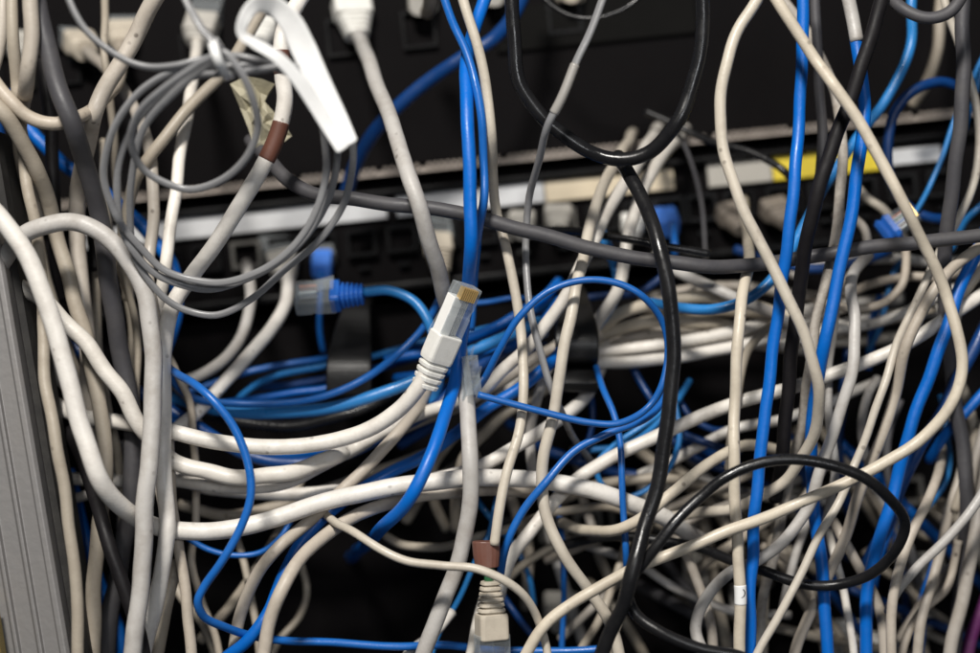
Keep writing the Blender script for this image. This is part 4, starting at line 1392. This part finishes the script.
# --- sleeves and labels on cables
sleeve('banded', 283, 50, 283, 75, m_brown, 'brown_sleeve', 1.05)
sleeve('banded', 279, 124, 265, 161, m_brown, 'brown_sleeve', 1.06)
sleeve('splice', 575, 66, 553, 113, m_splice, 'shrink_sleeve', 1.22)
s_ = sleeve('tagged', 738, 584, 739, 605, m_tie, 'cable_label', 1.06)
o, pts, c = THINGS['tagged']
i_ = nearest(pts, 739, 594)
bm = bmesh.new()
cc = Vector(pts[i_]) - o.location
r_ = c['r'] * 1.10
arc = [(1.5, -4.2), (3.2, -2.0), (3.4, 0.5), (2.2, 3.0), (0.2, 4.2)]
for (a0, z0), (a1, z1) in zip(arc[:-1], arc[1:]):
    def q3(a, z, e):
        t = (a / 5.6)
        return cc + Vector((math.sin(t) * r_ * e, -math.cos(t) * r_ * e, -px(z)))
    w_ = 0.6
    vs = [bm.verts.new(q3(a0 - w_, z0, 1.0)), bm.verts.new(q3(a0 + w_, z0, 1.0)), bm.verts.new(q3(a1 + w_, z1, 1.0)), bm.verts.new(q3(a1 - w_, z1, 1.0))]
    bm.faces.new(vs)
bm_obj('label_mark', bm, m_ink, s_)

# pale sleeve at the top of the second blue vertical
o, pts, c = THINGS['sleeved']
q_, _ = catmull([(840, -40, 8), (847, -8, 8), (853, 20, 7), (857, 42, 5)], 3.0)
sp = to3d(q_)
rr = np.full(len(sp), px(7.0))
rr[-1] = px(6.4)
tube('pale_sleeve', sp, rr, M['G'], parent=o, origin=o.location, sides=16, lump=0.0)

# --- white tie round the coil
def band(name, center, nrm, up, ra, rb_, wd, th, mat, parent=None, label=None, cat=None):
    nrm = Vector(nrm).normalized()
    up = Vector(up)
    up = (up - nrm * up.dot(nrm)).normalized()
    sd = nrm.cross(up)
    bm = bmesh.new()
    n = 28
    rings = []
    for k in range(n):
        t = 2 * math.pi * k / n
        wob = 1 + 0.04 * math.sin(3 * t)
        ro = [(ra * wob, rb_ * wob), (ra * wob + th, rb_ * wob + th)]
        pi_ = up * (ro[0][0] * math.cos(t)) + sd * (ro[0][1] * math.sin(t))
        po = up * (ro[1][0] * math.cos(t)) + sd * (ro[1][1] * math.sin(t))
        rings.append([pi_ - nrm * wd / 2, po - nrm * wd / 2, po + nrm * wd / 2, pi_ + nrm * wd / 2])
    rows = [[bm.verts.new(p) for p in r] for r in rings]
    for k in range(n):
        a, b_ = rows[k], rows[(k + 1) % n]
        for i in range(4):
            bm.faces.new((a[i], a[(i + 1) % 4], b_[(i + 1) % 4], b_[i]))
    o = bm_obj(name, bm, mat, parent, smooth=True, bevel=0.0)
    o.location = center
    return o


t_ = band('cable_tie', P(222, 60, -54), (0.92, 0.0, 0.32), (0, 0, 1), px(17, -54), 0.0125, px(8), 0.0011, m_tie)
tag(t_, 'white cable tie binding the coiled grey cord', 'cable tie')


# --- wide white ribbon folded into a loop
def ribbon(name, pts, widths, tilts, th, mat):
    q_, ss = catmull(pts, 3.0)
    n = len(q_)
    p3 = to3d(q_)
    tt = np.linspace(0, 1, n)
    wv = np.interp(tt, np.linspace(0, 1, len(widths)), widths)
    tl = np.interp(tt, np.linspace(0, 1, len(tilts)), tilts)
    T = np.gradient(p3, axis=0)
    T /= np.linalg.norm(T, axis=1)[:, None]
    bm = bmesh.new()
    rings = []
    for k in range(n):
        t = Vector(T[k])
        perp = t.cross(Vector((0, 1, 0))).normalized()
        dep = perp.cross(t).normalized()
        a = math.radians(tl[k])
        wdir = perp * math.cos(a) + dep * math.sin(a)
        nd = t.cross(wdir).normalized()
        c_ = Vector(p3[k]) - Vector(p3[0])
        hw = px(wv[k], q_[k, 2]) / 2
        # slightly cupped cross-section
        rings.append([c_ - wdir * hw - nd * th / 2, c_ - nd * (th / 2 + 0.0005), c_ + wdir * hw - nd * th / 2,
                      c_ + wdir * hw + nd * th / 2, c_ - nd * (0.0005 - th / 2), c_ - wdir * hw + nd * th / 2])
    loft(bm, rings)
    o = bm_obj(name, bm, mat, None, smooth=False)
    o.location = p3[0]
    sm = o.modifiers.new('sub', 'SUBSURF')
    sm.levels = sm.render_levels = 1
    for p in o.data.polygons:
        p.use_smooth = True
    return o


rb_ = ribbon('ribbon_loop', [(350, 145, -56), (335, 114, -56), (318, 80, -57), (303, 48, -58), (290, 22, -60), (273, 6, -62), (256, 5, -66),
                             (245, 18, -70), (242, 34, -70), (256, 44, -68), (277, 57, -66), (296, 77, -63), (313, 102, -60), (328, 126, -58), (344, 150, -57)],
             [19, 22, 24, 26, 28, 26, 22, 16, 13, 13, 14, 15, 15, 15, 16], [3, 3, 4, 6, 8, 14, 25, 40, 40, 25, 15, 10, 8, 5, 3], 0.0006, m_tie)
tag(rb_, 'wide white plastic ribbon folded into a loop at the upper left', 'ribbon')

# --- torn yellowed tape behind the coil
out = [(230, 84), (246, 76), (262, 79), (275, 84), (268, 94), (265, 102), (274, 112), (283, 122), (292, 136), (284, 142), (276, 140), (274, 152), (262, 158), (254, 146), (248, 128), (240, 108)]
bm = bmesh.new()
_rr = random.Random(3)
cen = P(257, 112, 26)
n = len(out)
rings = {}
for lay, dy in ((0, 0.0), (1, 0.0005)):
    prev = None
    for rg, f in ((0, 1.0), (1, 0.62), (2, 0.28)):
        ring = []
        for k, (x, y) in enumerate(out):
            _rr.seed(k * 7 + rg)
            q_ = P(257 + (x - 257) * f, 116 + (y - 116) * f, 28 + _rr.uniform(-2, 2))
            ring.append(bm.verts.new(q_ - cen + Vector((0, dy, 0))))
        if prev:
            for k in range(n):
                bm.faces.new((prev[k], prev[(k + 1) % n], ring[(k + 1) % n], ring[k]))
        else:
            rings[lay] = ring
        prev = ring
    bm.faces.new(prev)
for k in range(n):
    bm.faces.new((rings[0][k], rings[0][(k + 1) % n], rings[1][(k + 1) % n], rings[1][k]))
tp = bm_obj('torn_tape', bm, m_paper, None)
tp.location = cen
tag(tp, 'torn piece of yellowed tape hanging behind the coiled grey cord', 'tape')
